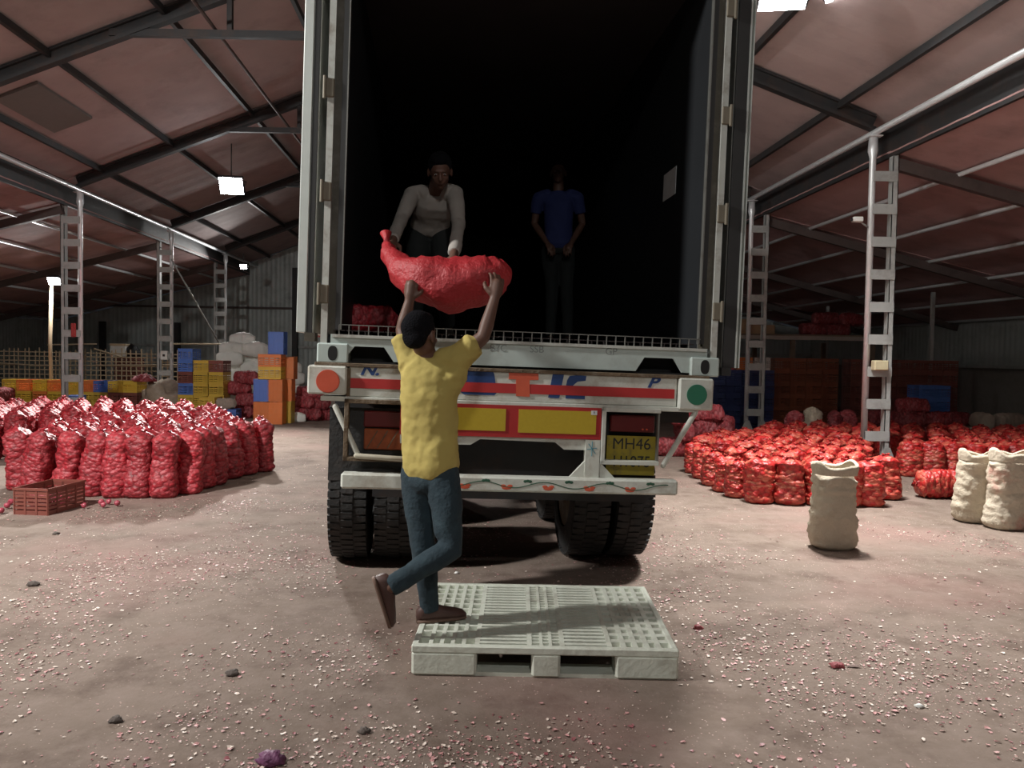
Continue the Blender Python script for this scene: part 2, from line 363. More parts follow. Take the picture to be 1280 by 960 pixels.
# small things on columns
cream = mat('cream_plastic', (0.62, 0.55, 0.36), 0.5); whitep = mat('white_plastic', (0.75, 0.75, 0.72), 0.45)
p = S(UR, 10.9, 0)
t = thing('meter_box', 'small cream box fixed to the nearest right column', 'box', (p.x+0.13, p.y-0.14, 1.50))
q = MB(); q.box((-0.10, -0.05, -0.07), (0.10, 0.06, 0.07), ch=0.01); q.build('housing', cream, t)
q = MB(); q.box((-0.085, -0.057, -0.055), (0.085, -0.05, 0.055)); q.build('cover', cream, t)
t = thing('security_camera', 'small white camera on an arm on the nearest right column', 'camera', (p.x-0.05, p.y-0.02, 3.50))
q = MB(); q.tube([(0, 0, -0.06), (-0.06, -0.06, -0.05), (-0.13, -0.08, -0.01)], 0.012, 8); q.build('arm', grey_paint, t)
q = MB(); q.box((-0.26, -0.14, -0.01), (-0.12, -0.04, 0.06), ch=0.012); q.build('camera_body', whitep, t)
q = MB(); q.tube([(-0.26, -0.09, 0.025), (-0.275, -0.09, 0.025)], 0.025, 12); q.build('lens', steel_dark, t)
p = S(UL, 20.5, 0)
t = thing('switch_box', 'small white switch box on the second left column', 'box', (p.x-0.13, p.y-0.13, 1.42))
q = MB(); q.box((-0.09, -0.04, -0.12), (0.09, 0.055, 0.12), ch=0.01); q.build('housing', whitep, t)
q = MB(); q.box((-0.03, -0.05, -0.03), (0.03, -0.04, 0.03)); q.build('switch', steel_dark, t)
p = S(UL, 15.6, 0)
q = MB(); q.box((-0.05, -0.02, -0.14), (0.05, 0.02, 0.14), ch=0.015); q.build('red_rag', mat('red_rag', (0.4, 0.05, 0.05), 0.9, bump=1), None, loc=(p.x-0.09, p.y-0.1, 1.93), label='scrap of red cloth tied to the far left column', cat='cloth')
# diagonal stay from the second left column
q = MB(); q.tube([S(UL+0.04, 20.4, 3.95), S(UL+0.04, 24.6, 1.7)], 0.022, 8); q.build('stay_pipe', grey_paint, None, smooth=True, label='thin diagonal pipe running down from the second left column', cat='pipe')

# walls of separate corrugated sheets
def corr_sheet(parent, p0, p1, z0, ztop, m):
    p0, p1 = Vector(p0), Vector(p1); d = (p1-p0); n = 24; L_ = d.length; d.normalize(); nr = Vector((-d.y, d.x, 0)); q = MB(); vs = []; fs = []
    for i in range(n+1):
        t = i/n; off = nr*(0.0035 if (i//2) % 2 else -0.0035); p = p0+d*(L_*t)+off
        zt = ztop(t) if callable(ztop) else ztop
        vs += [(p.x, p.y, z0), (p.x, p.y, zt)]
    for i in range(n): fs.append((2*i, 2*i+2, 2*i+3, 2*i+1))
    q.add(vs, fs); return q.build('wall_sheet', m, parent)
wb = link('wall_back', None, kind='structure'); wl = link('wall_left', None, kind='structure'); wr = link('wall_right', None, kind='structure')
wf = link('wall_front', None, kind='structure')
u = UOL
while u < UOR-0.01:
    u2 = min(u+1.05, UOR)
    def zt(t, a=u, c=u2):
        x = a+(c-a)*t; return nave_z(x) if UL-0.28 <= x <= UR+0.28 else roof_z(x)
    yo = 0.02 if int((u-UOL)/1.05) % 2 else 0
    corr_sheet(wb, S(u, V1+yo, 0), S(u2+0.03, V1+yo, 0), 0, zt, wall_m); u = u2
v = 4.0
while v < V1-0.01:
    v2 = min(v+1.05, V1); k = int(v) % 2*0.02
    corr_sheet(wl, S(UOL-k, v, 0), S(UOL-k, v2+0.03, 0), 0.0, Z_SIDE_LOW, wall_m)
    corr_sheet(wr, S(UOR+k, v, 0), S(UOR+k, v2+0.03, 0), 1.45, Z_SIDE_LOW+0.02, wall_m); v = v2
q = MB(); q.bar(S(UOR-0.1, 4.0, 0.72), S(UOR-0.1, V1, 0.72), 0.24, 1.44); q.build('plinth', plinth_m, wr, label='grey rendered low wall')
q = MB(); q.bar(S(UOR-0.2, 4.0, 1.47), S(UOR-0.2, V1, 1.47), 0.5, 0.06); q.build('ledge', grey_paint, wr, label='pale ledge')
for k, z in enumerate((1.75, 3.2)):
    q = MB(); q.bar(S(UOL, V1-0.08, z), S(UOR, V1-0.08, z), 0.06, 0.08); q.build('girt', steel_brown if k else grey_paint, wb)
for u in (-13.4, -10.6, -6.2, -2.4, 2.0, 6.0, 9.5):
    q = MB(); q.bar(S(u, V1-0.2, 0), S(u, V1-0.2, 2.6 if abs(u+1) > 8.5 else 4.7), 0.18, 0.18, up=(0,1,0)); q.build('wall_post', steel_dark, wb)
q = MB(); q.box((-24, -6.2, 0), (22, -6.0, 7.5)); q.build('wall_panel', wall_m, wf)
for u in (UOR-0.6,):
    for v in (12.2, 17.5, 22.5):
        q = MB(); q.bar(S(u-1.9, v, 0), S(u-1.9, v, roof_z(u-1.9)-0.1), 0.07, 0.07, up=(0,1,0)); q.build('side_post', grey_paint, None, kind='structure').name = 'trim_8'

# ---------------------------------------------------------------- floodlights
lens_m = mat_emit('lit_floodlight_lens', (0.95, 0.98, 1.0), 40)
for i, (pos, pw, aim, la) in enumerate(LAMPS):
    small = i == 5
    d = (Vector(aim)-Vector(pos)).normalized(); rot = d.to_track_quat('-Z', 'Y').to_euler()
    t = thing('floodlight', la, 'lamp', pos, rot); sz = 0.11 if small else 0.15 if i == 3 else 0.26
    q = MB(); q.box((-sz, -sz*0.8, 0.0), (sz, sz*0.8, 0.09), ch=0.02)
    for k in range(5): q.box((-sz*0.8, -sz*0.7+k*sz*0.33, 0.09), (sz*0.8, -sz*0.7+k*sz*0.33+0.012, 0.13))
    q.build('housing', steel_dark, t)
    q = MB(); q.box((-sz*0.9, -sz*0.72, -0.012), (sz*0.9, sz*0.72, 0.0)); q.build('lens', lens_m, t)
    q = MB(); q.tube([(-sz-0.02, 0, 0.04), (-sz-0.02, 0, 0.22), (sz+0.02, 0, 0.22), (sz+0.02, 0, 0.04)], 0.012, 8); q.build('bracket', steel_dark, t)
    ld = bpy.data.lights.new('floodlight_beam', 'AREA'); ld.shape = 'RECTANGLE'; ld.size = sz*1.7; ld.size_y = sz*1.4; ld.energy = pw; ld.spread = R({1: 120, 2: 90}.get(i, 150)); ld.color = LAMP_COLOUR
    lo = bpy.data.objects.new('floodlight_beam', ld); COL.objects.link(lo); lo.parent = t; lo.location = (0, 0, -0.03)
    if i != 3:      # drop rod up to the roof
        top = nave_z(pos[0]+SH*pos[1])-0.08
        if pos[0] < -8: top = 4.72
        q = MB(); q.tube([Vector(pos)+Vector((0, 0, 0.2)), (pos[0], pos[1], max(top, pos[2]+0.25))], 0.012, 8)
        MI = (Matrix.Translation(pos) @ rot.to_matrix().to_4x4()).inverted(); q.v = [tuple(MI @ Vector(v)) for v in q.v]; q.build('drop_rod', steel_dark, t)
bamboo = mat('bamboo', (0.58, 0.46, 0.31), 0.6, var=0.3, scale=12)
q = MB(); q.tube([(-11.56, 19.3, 0), (-11.60, 19.3, 1.7), (-11.55, 19.3, 3.30)], 0.045, 10); q.build('bamboo_pole', bamboo, None, smooth=True, label='upright bamboo pole carrying the far left floodlight', cat='pole')
# ================================================================ THE LORRY
T_YAW, T_TILT, T_POS = R(5.5), 0.022, Vector((0.03, 4.66, 0))
TM = Matrix.Translation(T_POS) @ Matrix.Rotation(T_YAW, 4, 'Z') @ Matrix.Rotation(T_TILT, 4, 'Y')
TMI = TM.inverted()
def TP(px, py, b=0.0):
    o = TMI @ Vector((0, 0, CAM_H)); d = TMI.to_3x3() @ ray(px, py); t = (b-o.y)/d.y; p = o+d*t; return p.x, p.z
def TR(x0, y0, x1, y1, b=0.0):      # pixel rectangle on the plane depth b -> a0, a1, z0, z1 (y0 top, y1 bottom at the middle of its width)
    xm, ym = (x0+x1)/2, (y0+y1)/2
    return TP(x0, ym, b)[0], TP(x1, ym, b)[0], TP(xm, y1, b)[1], TP(xm, y0, b)[1]

white_paint = mat('white_truck_paint', (0.62, 0.64, 0.58), 0.45, dirt=(0.30, 0.22, 0.15), dscale=5, damt=0.55, bump=0.1)
green_white = mat('pale_green_white_paint', (0.50, 0.58, 0.55), 0.45, dirt=(0.3, 0.3, 0.26), dscale=4, damt=0.4)
frame_grey = mat('container_frame_paint', (0.52, 0.54, 0.50), 0.5, dirt=(0.2, 0.15, 0.11), dscale=6, damt=0.7)
rust = mat('rusty_steel', (0.15, 0.105, 0.065), 0.75, 0.2, var=0.4, bump=0.5, dirt=(0.28, 0.24, 0.19), dscale=12)
black = mat('black_void_paint', (0.012, 0.012, 0.012), 0.8)
rubber = mat('tyre_rubber', (0.028, 0.028, 0.028), 0.75, var=0.3, dirt=(0.06, 0.05, 0.045), dscale=6, damt=0.8, bump=0.3)
hinge_m = mat('dull_hinge_steel', (0.20, 0.175, 0.13), 0.6, 0.2, var=0.3)
gasket = mat('door_gasket_rubber', (0.03, 0.03, 0.03), 0.5)
olive = mat('grimy_olive_frame', (0.085, 0.075, 0.055), 0.6, var=0.3, dirt=(0.2, 0.18, 0.15), dscale=7, damt=0.5)
inner = mat('near_black_liner', (0.014, 0.016, 0.019), 0.6, var=0.3, scale=2)  # one near-black colour for the inner walls and floor pan
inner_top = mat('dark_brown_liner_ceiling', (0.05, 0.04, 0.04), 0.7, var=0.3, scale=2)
alu = mat('aluminium_edge', (0.75, 0.8, 0.76), 0.35, 0.4, var=0.1)
alu_dull = mat('dull_aluminium', (0.25, 0.25, 0.23), 0.45, 0.5, dirt=(0.1, 0.08, 0.06), dscale=6)
red_p = mat('red_stripe_paint', (0.48, 0.035, 0.035), 0.4); orange_p = mat('orange_letter_paint', (0.62, 0.11, 0.055), 0.45)
blue_p = mat('blue_letter_paint', (0.022, 0.06, 0.20), 0.45); yellow_p = mat('yellow_reflector', (0.50, 0.36, 0.03), 0.35, var=0.08, scale=60)
red_r = mat('red_reflector', (0.42, 0.03, 0.03), 0.35); green_p = mat('green_disc_paint', (0.03, 0.17, 0.10), 0.4)
red_lens = mat('orange_red_lens', (0.62, 0.10, 0.05), 0.2, spec=0.8); dark_red = mat('dark_red_lens', (0.12, 0.012, 0.012), 0.3)
plate_y = mat('yellow_number_plate', (0.33, 0.26, 0.02), 0.5, dirt=(0.1, 0.09, 0.05), dscale=14, damt=0.6); ink = mat('black_ink', (0.02, 0.02, 0.02), 0.6)
stamp = mat('faint_grey_stamp', (0.27, 0.31, 0.30), 0.7); teal = mat('teal_pen', (0.05, 0.25, 0.32), 0.6)

# ---- container
con = thing('shipping_container', 'open refrigerated shipping container loaded on the lorry, dark inside', 'container', T_POS, (0, 0, 0))
con.rotation_euler = (Matrix.Rotation(T_YAW, 3, 'Z') @ Matrix.Rotation(T_TILT, 3, 'Y')).to_euler()
LEN = 12.0; zb = TP(640, 462)[1]; zs = TP(640, 424)[1]; ztop = zb+2.9; WX = 1.219
zf = zs+0.015                                           # cargo floor
print('container z', zb, zs, ztop)
def cpart(name, m, *boxes, parent=con, ch=0.0, **k):
    q = MB()
    for lo, hi in boxes: q.box(lo, hi, ch=ch)
    return q.build(name, m, parent, **k)
cpart('side_wall', white_paint, ((-WX+0.02, 0.1, zb+0.1), (-WX+0.04, LEN, ztop-0.05))); cpart('side_wall', white_paint, ((WX-0.04, 0.1, zb+0.1), (WX-0.02, LEN, ztop-0.05)))
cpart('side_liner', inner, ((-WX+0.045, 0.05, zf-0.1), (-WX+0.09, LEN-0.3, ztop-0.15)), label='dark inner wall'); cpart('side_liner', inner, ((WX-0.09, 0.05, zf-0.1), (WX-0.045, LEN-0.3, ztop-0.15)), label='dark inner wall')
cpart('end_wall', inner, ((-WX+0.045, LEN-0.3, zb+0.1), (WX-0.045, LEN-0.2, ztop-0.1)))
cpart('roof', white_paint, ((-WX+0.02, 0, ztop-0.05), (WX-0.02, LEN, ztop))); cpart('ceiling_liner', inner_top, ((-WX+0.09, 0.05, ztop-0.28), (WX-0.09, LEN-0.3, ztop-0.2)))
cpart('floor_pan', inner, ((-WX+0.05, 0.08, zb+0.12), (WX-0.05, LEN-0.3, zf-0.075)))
q = MB(); x = -1.10
while x < 1.10:      # the T-bars of the cargo floor, their open ends show as a row of cells over the sill
    q.box((x-0.004, 0.01, zf-0.075), (x+0.004, LEN-0.3, zf-0.006)); q.box((x-0.034, 0.01, zf-0.006), (x+0.034, LEN-0.3, zf)); x += 0.076
for x in (): pass
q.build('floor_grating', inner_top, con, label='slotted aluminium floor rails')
q = MB(); x = -1.10
while x < 1.10:
    q.box((x-0.003, -0.004, zs-0.012), (x+0.003, 0.006, zf+0.03)); x += 0.0575
q.box((-1.10, -0.004, zf+0.028), (1.10, 0.006, zf+0.033))
q.build('grating_edge', alu_dull, con)
# rear frame
for s in (-1, 1):
    xs = sorted((s*(WX-0.012), s*(WX-0.05))); cpart('corner_post', frame_grey, ((xs[0], -0.005, zb+0.11), (xs[1], 0.12, ztop-0.1)))
    xs = sorted((s*(WX-0.05), s*(WX-0.095))); cpart('post_channel', olive, ((xs[0], 0.03, zb+0.17), (xs[1], 0.12, ztop-0.1)))
    xs = sorted((s*(WX-0.095), s*(WX-0.125))); cpart('door_seal', gasket, ((xs[0], 0.0, zb+0.2), (xs[1], 0.06, ztop-0.1)))
    xs = sorted((s*(WX-0.125), s*(WX-0.132))); cpart('seal_trim', alu_dull, ((xs[0], -0.004, zb+0.2), (xs[1], 0.03, ztop-0.1)))
    xs = sorted((s*(WX+0.004), s*(WX-0.178)))
    q = MB(); q.box((xs[0], -0.02, zb), (xs[1], 0.16, zb+0.118), ch=0.008); cc = q.build('corner_casting', green_white, con)
    cx = s*(WX-0.088)
    q = MB(); q.loft([((cx, -0.0215, zb+0.059), (0.028, 0, 0), (0, 0, 0.044)), ((cx, -0.018, zb+0.059), (0.028, 0, 0), (0, 0, 0.044))], 20, p=2.4); q.build('lifting_hole', black, cc)
cpart('top_header', frame_grey, ((-WX+0.06, -0.005, ztop-0.12), (WX-0.06, 0.1, ztop)))
# sill with two fork pocket recesses
x0, x1 = -WX+0.07, WX-0.07
def zpx(px, py): return TP(px, py)[1]
zl0 = zpx(640, 458)
poly = [(x0, zs-0.012), (x0, zl0)]
for (pa, pb, pc, pd) in ((430, 443, 480, 492), (795, 806, 842, 853)):
    poly += [(TP(pa, 453)[0], zl0), (TP(pb, 436)[0], zl0+0.085), (TP(pc, 436)[0], zl0+0.085), (TP(pd, 453)[0], zl0)]
poly += [(x1, zl0), (x1, zs-0.012)]
q = MB(); q.prism(poly, 0.0, 0.02); q.build('door_sill', green_white, con)
q = MB(); q.box((x0, 0.02, zl0-0.02), (x1, 0.12, zl0-0.005)); q.box((x0, 0.12, zl0-0.02), (x1, 0.13, zs-0.03)); q.build('sill_back', black, con)
cpart('sill_lip', frame_grey, ((x0+0.01, -0.012, zs-0.03), (x1-0.01, 0.0, zs-0.012)))
for (px, tx) in ((623, 'B7C'), (671, 'SSB'), (764, 'GP')):
    a, z = TP(px, 436+(px-640)*0.03); me = text_mesh(tx, 0.06, 'stamp', stamp, 0.0008, bold=0.0); link('stamp_mark', me, con, loc=(a, -0.0135+0.0125, z), label='smudged dark stamp on the sill')
# hinges and latch keepers up both posts
for s in (-1, 1):
    for z in (zb+0.35, zb+0.95, zb+1.55, zb+2.2):
        q = MB(); xs = sorted((s*(WX-0.052), s*(WX+0.008))); q.box((xs[0], -0.016, z), (xs[1], 0.0, z+0.11), ch=0.006); q.tube([(s*(WX+0.004), -0.016, z-0.01), (s*(WX+0.004), -0.016, z+0.12)], 0.010, 10)
        q.build('hinge', hinge_m, con)
# doors folded right round along the sides
for s in (-1, 1):
    d = link('door', None, con); w0, w1 = (WX+0.035, WX+0.125) if s < 0 else (WX+0.028, WX+0.135)
    z0 = zb+0.175 if s < 0 else zb+0.06
    xs = sorted((s*(w0), s*(w1))); q = MB(); q.box((xs[0], 0.02, z0), (xs[1], 1.16, ztop-0.1)); q.build('door_leaf', white_paint if s < 0 else alu_dull, d)
    xs = sorted((s*(w0+0.005), s*(w0+0.035))); q = MB(); q.box((xs[0], -0.002, z0), (xs[1], 0.02, ztop-0.1)); q.build('door_gasket', gasket, d)
    if s < 0: q = MB(); q.box((-(w1+0.004), -0.006, z0), (-(w1-0.05), 0.02, ztop-0.1), ch=0.003); q.build('edge_trim', alu, d, label='bright pale edge of the open door')
    else:
        for a, b_ in ((w1-0.028, w1-0.018), (w1-0.004, w1+0.002)): q = MB(); q.box((a, -0.004, z0), (b_, 0.02, ztop-0.1)); q.build('edge_trim', alu, d)
        q = MB(); q.box((w0+0.035, -0.002, z0), (w1-0.03, 0.02, ztop-0.1)); q.build('edge_panel', gasket, d)
    q = MB(); q.box((xs[0]-0.01, -0.01, z0-0.05), (xs[1]+0.02, 0.1, z0)); q.build('lower_cam', gasket if s > 0 else olive, d)
# paper sheet on right inner wall
paper = mat('white_paper', (0.72, 0.74, 0.74), 0.8)
o = cpart('notice', paper, ((WX-0.093, 0.75, TP(848, 248, 0.9)[1]), (WX-0.09, 1.05, TP(848, 214, 0.9)[1])), label='white sheet of paper on the right inner wall')

# ---- trailer
tr = thing('lorry_trailer', 'white and red painted rear of a lorry trailer with dual tyres under the container', 'truck', T_POS); tr.rotation_euler = con.rotation_euler
def part(name, m, box, b0, b1, parent=tr, ch=0.0, **k):
    a0, a1, z0, z1 = TR(*box, b0); q = MB(); q.box((a0, b0, z0), (a1, b1, z1), ch=ch); return q.build(name, m, parent, **k)
B = -0.04
# main tail beam
xa, xb = TP(436, 478, B)[0], TP(846, 490, B)[0]; zt_, zb_ = TP(640, 465, B)[1], TP(640, 502, B)[1]
q = MB(); q.box((xa, B, zb_), (xb, 0.14, zt_), ch=0.004); beam = q.build('tail_beam', white_paint, tr)
q = MB(); q.box((xa-0.2, B-0.012, zt_-0.004), (xb+0.2, 0.16, zt_+0.018), ch=0.004); q.build('top_flange', rust, beam)
q = MB(); q.box((xa-0.16, B-0.01, zb_-0.03), (xb+0.14, 0.16, zb_-0.001), ch=0.004); q.build('bottom_flange', white_paint, beam)
# stripe and letters, thin painted plates just proud of the beam
zc = (zt_+zb_)/2-0.01
q = MB(); a0 = TP(437, 476, B)[0]; a1 = TP(843, 490, B)[0]; q.box((a0, B-0.0045, zc-0.029), (a1, B+0.001, zc+0.029)); q.build('red_stripe', red_p, beam)
def paint(name, m, poly, off=0.0025, lab=None):
    vs = []
    for (px, py) in poly: a, z = TP(px, py, B); vs.append((a, z))
    q = MB(); q.prism(vs, B-off, B+0.001); return q.build(name, m, beam, label=lab)
paint('painted_letter', blue_p, [(571, 463), (616, 464), (618, 468), (621, 491), (618, 494), (580, 493), (574, 489), (570, 480)], lab='blue block of lettering')
paint('painted_letter', orange_p, [(636, 465), (673, 466), (673, 475), (662, 475), (662, 496), (645, 495), (645, 474), (636, 474)], off=0.006, lab='orange letter T')
paint('painted_letter', blue_p, [(691, 467), (705, 468), (699, 498), (685, 497)], lab='blue slanted letter')
paint('painted_letter', blue_p, [(712, 470), (720, 469), (733, 470), (732, 476), (722, 477), (716, 482), (731, 484), (731, 499), (707, 498), (707, 484), (709, 475)], lab='blue curved letter')
for (px, py, tx, sz) in ((462, 463, 'N.', 0.085), (815, 478.5, 'P', 0.09)):
    a, z = TP(px, py, B); link('painted_letter', text_mesh(tx, sz, 'letter', blue_p, 0.001, shear=0.35, bold=0.003, sx=1.3), beam, loc=(a, B-0.0015, z), label='small blue letter '+tx.strip('.'))
for (pxa, pya) in ((752, 492), (795, 494), (806, 494)):
    a, z = TP(pxa, pya, B); q = MB(); q.tube([(a-0.035, B-0.001, z+0.006), (a-0.02, B-0.001, z-0.004), (a, B-0.001, z-0.008), (a+0.03, B-0.001, z+0.004)], 0.0035, 6); q.build('lettering_edge', red_p, beam)
# lamp boxes at both ends
for s, box, disc, dm, la in ((-1, (384, 457, 433, 493), (410, 476.5, 14), red_lens, 'round orange red reflector'), (1, (849, 473, 892, 513), (871, 493.5, 13), green_p, 'round dark green disc')):
    a0, a1, z0, z1 = TR(*box, B-0.03); q = MB(); q.box((a0, B-0.03, z0), (a1, 0.13, z1), ch=0.01); lb = q.build('lamp_box', white_paint, tr)
    a, z = TP(disc[0], disc[1], B-0.03); r_ = disc[2]/206
    q = MB(); q.tube([(a, B-0.025, z), (a, B-0.036, z)], r_, 32); q.build('disc', dm, lb, label=la)
    if s < 0: q = MB(); q.tube([(a, B-0.036, z), (a, B-0.04, z)], r_*0.93, 32); q.build('lens_ring', red_lens, lb)
part('joint_plate', rust, (433, 460, 438, 496), B-0.006, 0.1)
# reflective board
a0, a1, z0, z1 = TR(500, 506, 751, 546, B); q = MB(); q.box((a0, B-0.012, z0), (a1, B+0.01, z1)); rb = q.build('reflector_board', red_r, tr, label='red board with two yellow reflectors')
for box in ((562, 509, 632, 540), (648, 512, 745, 544)):
    c0, c1, d0, d1 = TR(*box, B-0.012); q = MB(); q.box((c0, B-0.016, d0+0.01), (c1, B-0.011, d1-0.005)); q.build('yellow_reflector', yellow_p, rb)
a, z = TP(743, 516, B-0.016); q = MB(); q.box((a-0.02, B-0.0185, z-0.013), (a+0.017, B-0.0155, z+0.013)); q.build('sticker', paper, rb, label='tiny white sticker'); link('sticker_mark', text_mesh('R', 0.02, 'm', ink, 0.0005), rb, loc=(a-0.001, B-0.019, z))
# white cross plate under the board
pl = [(500, 541), (751, 550), (751, 563), (705, 562), (694, 553), (600, 549), (588, 556), (500, 554)]
q = MB(); q.prism([TP(x, y, B) for x, y in pl], B, B+0.05); q.build('cross_plate', white_paint, tr)
# right bracket, gussets and its scribble
a0, a1, z0, z1 = TR(731, 550, 749, 604, B-0.01); q = MB(); q.box((a0, B-0.015, z0), (a1, B+0.04, z1)); br = q.build('bumper_bracket', white_paint, tr)
for s, pts in ((-1, [(731, 576), (731, 604), (704, 604)]), (1, [(749, 577), (776, 606), (749, 606)])):
    q = MB(); q.prism([TP(x, y, B) for x, y in pts], B-0.008, B+0.02); q.build('gusset', white_paint, br)
a, z = TP(740, 561, B-0.015)
for k in range(3):
    t = math.pi/2+k*math.pi/3*0.8; q = MB(); q.tube([(a-0.03*math.cos(t), B-0.016, z-0.045*math.sin(t)), (a+0.03*math.cos(t), B-0.016, z+0.045*math.sin(t))], 0.0022, 6); q.build('scribble', teal, br)
# left bracket, mostly behind the man
a0, a1, z0, z1 = TR(520, 545, 540, 596, B-0.01); q = MB(); q.box((a0, B-0.01, z0), (a1, B+0.04, z1)); q.build('bumper_bracket', white_paint, tr)
# lamp cages left and right with lamp and plate
def cage(x0, y0, x1, y1, m, left):
    c = link('lamp_cage', None, tr); a0, a1, z0, z1 = TR(x0, y0, x1, y1, B); t = 0.026
    for bx in (((a0, B-0.02, z1-t), (a1, B+0.04, z1)), ((a0, B-0.02, z0), (a1, B+0.04, z0+t)), ((a0, B-0.02, z0), (a0+t, B+0.04, z1))):
        q = MB(); q.box(*bx, ch=0.003); q.build('frame_bar', m, c)
    q = MB(); q.box((a1-0.012, B, z0), (a1, B+0.03, z1)); q.build('frame_bar', alu_dull, c)
    return c, a0, a1, z0, z1
c, a0, a1, z0, z1 = cage(751, 510, 824, 581, white_paint, False)
q = MB(); q.box((a0+0.02, B+0.09, z0-0.13), (a1-0.0, B+0.12, z1-0.02)); q.build('back_plate', black, c)
cl = TR(763, 519, 818, 540, B+0.05); q = MB(); q.box((cl[0], B+0.04, cl[2]), (cl[1], B+0.09, cl[3]), ch=0.006); q.build('tail_lamp', dark_red, c)
q = MB(); a, z = TP(806, 537, B+0.03)
for k in range(2): q.tube([(a-0.012+k*0.026, B+0.04, z), (a-0.012+k*0.026, B+0.032, z)], 0.006, 8)
q.build('lamp_screws', red_lens, c)
pp = TR(758, 545, 819, 590, B+0.045); q = MB(); q.box((pp[0], B+0.045, pp[2]-0.02), (pp[1], B+0.052, pp[3]), ch=0.002); npl = q.build('number_plate', plate_y, c, label='yellow number plate in black letters')
a, z = TP(789.5, 555.5, B+0.045); link('plate_text', text_mesh('MH46', 0.098, 't', ink, 0.001, bold=0.0, sx=1.0), npl, loc=(a, B+0.044, z))
a, z = TP(789.5, 577.5, B+0.045); link('plate_text', text_mesh('H1075', 0.098, 't', ink, 0.001, bold=0.0, sx=0.9), npl, loc=(a, B+0.044, z))
c, a0, a1, z0, z1 = cage(430, 500, 545, 577, rust, True)
lm = TR(455, 514, 505, 534, B+0.05); q = MB(); q.box((lm[0], B+0.04, lm[2]), (lm[1], B+0.09, lm[3]), ch=0.006); q.build('tail_lamp', dark_red, c)
lm = TR(455, 536, 505, 562, B+0.05); q = MB(); q.box((lm[0], B+0.04, lm[2]), (lm[1], B+0.09, lm[3]), ch=0.006); q.build('indicator_lamp', mat('dull_orange_lens', (0.30, 0.07, 0.02), 0.35, var=0.5, scale=30), c)
for k in range(3):
    q = MB(); x = lm[0]+0.05+k*0.06; q.bar((x-0.03, B+0.036, lm[2]+0.01), (x+0.03, B+0.036, lm[3]-0.01), 0.006, 0.006); q.build('guard_wire', rust, c)
# diagonal guard pipes
for pa, pb in (((419, 508), (448, 570)), ((869, 516), (829, 582))):
    (xa_, za_), (xb_, zb2) = TP(*pa, B), TP(*pb, B); q = MB(); q.tube([(xa_, B, za_), (xb_, B, zb2)], 0.017, 12, rounded=True); q.build('guard_pipe', white_paint, tr, smooth=True)
(xa_, za_), (xb_, zb2) = TP(446, 569, B), TP(504, 573, B); q = MB(); q.tube([(xa_, B-0.03, za_), (xb_, B-0.03, zb2)], 0.016, 12, rounded=True); q.build('guard_pipe', mat('cream_pipe_paint', (0.5, 0.46, 0.36), 0.5, dirt=(0.25, 0.15, 0.08), dscale=9), tr, smooth=True)
# under-run bumper with painted vine and flowers
bz = (TP(640, 598, B-0.05)[1]+TP(640, 613, B-0.05)[1])/2; a0 = TP(426, 593, B-0.05)[0]; a1 = TP(847, 611, B-0.05)[0]; hb = 0.046
q = MB(); q.box((a0, B-0.06, bz-hb), (a1, B+0.03, bz+hb), ch=0.012); bump = q.build('bumper_bar', white_paint, tr)
q = MB(); pts = []
x = a0+0.55
while x < a1-0.05: pts.append((x, B-0.0605, bz+0.018*math.sin((x-a0)*17))); x += 0.015
q.tube(pts, 0.0028, 6); q.build('painted_vine', mat('dark_green_paint', (0.03, 0.10, 0.06), 0.5), bump)
leaf_m = MATS['dark_green_paint']; k = 0; x = a0+0.60
while x < a1-0.08:
    q = MB()
    if k % 2:
        q.ball((x, B-0.0605, bz-0.02), (0.030, 0.0018, 0.011), 10); q.ball((x-0.02, B-0.0608, bz-0.008), (0.017, 0.0018, 0.009), 8); q.ball((x+0.02, B-0.0608, bz-0.008), (0.017, 0.0018, 0.009), 8); q.build('painted_flower', orange_p, bump)
    else:
        for t in (-0.7, 0, 0.7): q.ball((x+0.022*math.sin(t), B-0.0605, bz+0.012+0.012*math.cos(t)), (0.012, 0.0018, 0.009), 8)
        q.build('painted_leaf', leaf_m, bump)
    k += 1; x += 0.125
# mudflap left, fender right, chassis
a0, a1, z0, z1 = TR(411, 510, 502, 601, 0.02); q = MB(); q.box((a0, 0.02, z0), (a1, 0.035, z1)); q.build('mud_flap', rubber, tr)
a0, a1, z0, z1 = TR(757, 580, 818, 600, 0.1); q = MB(); q.box((a0, 0.1, z0), (a1, 0.115, z1+0.3)); q.build('mud_flap', rubber, tr)
q = MB()
for x in (-0.43, 0.43): q.box((x-0.04, 0.1, 1.0), (x+0.04, 11.6, 1.32))
for y in (0.3, 1.2, 2.4, 3.6, 5.2, 7.0, 9.0, 11.0): q.box((-1.15, y, 1.15), (1.15, y+0.1, 1.40))
q.build('chassis_frame', steel_dark, tr)
q = MB(); q.box((-1.17, 0.14, 1.38), (1.17, 11.7, zb-0.02)); q.build('deck', steel_dark, tr)
q = MB(); q.box((-0.9, 0.3, 0.62), (0.9, 0.36, 1.3)); q.build('cross_member', steel_dark, tr)
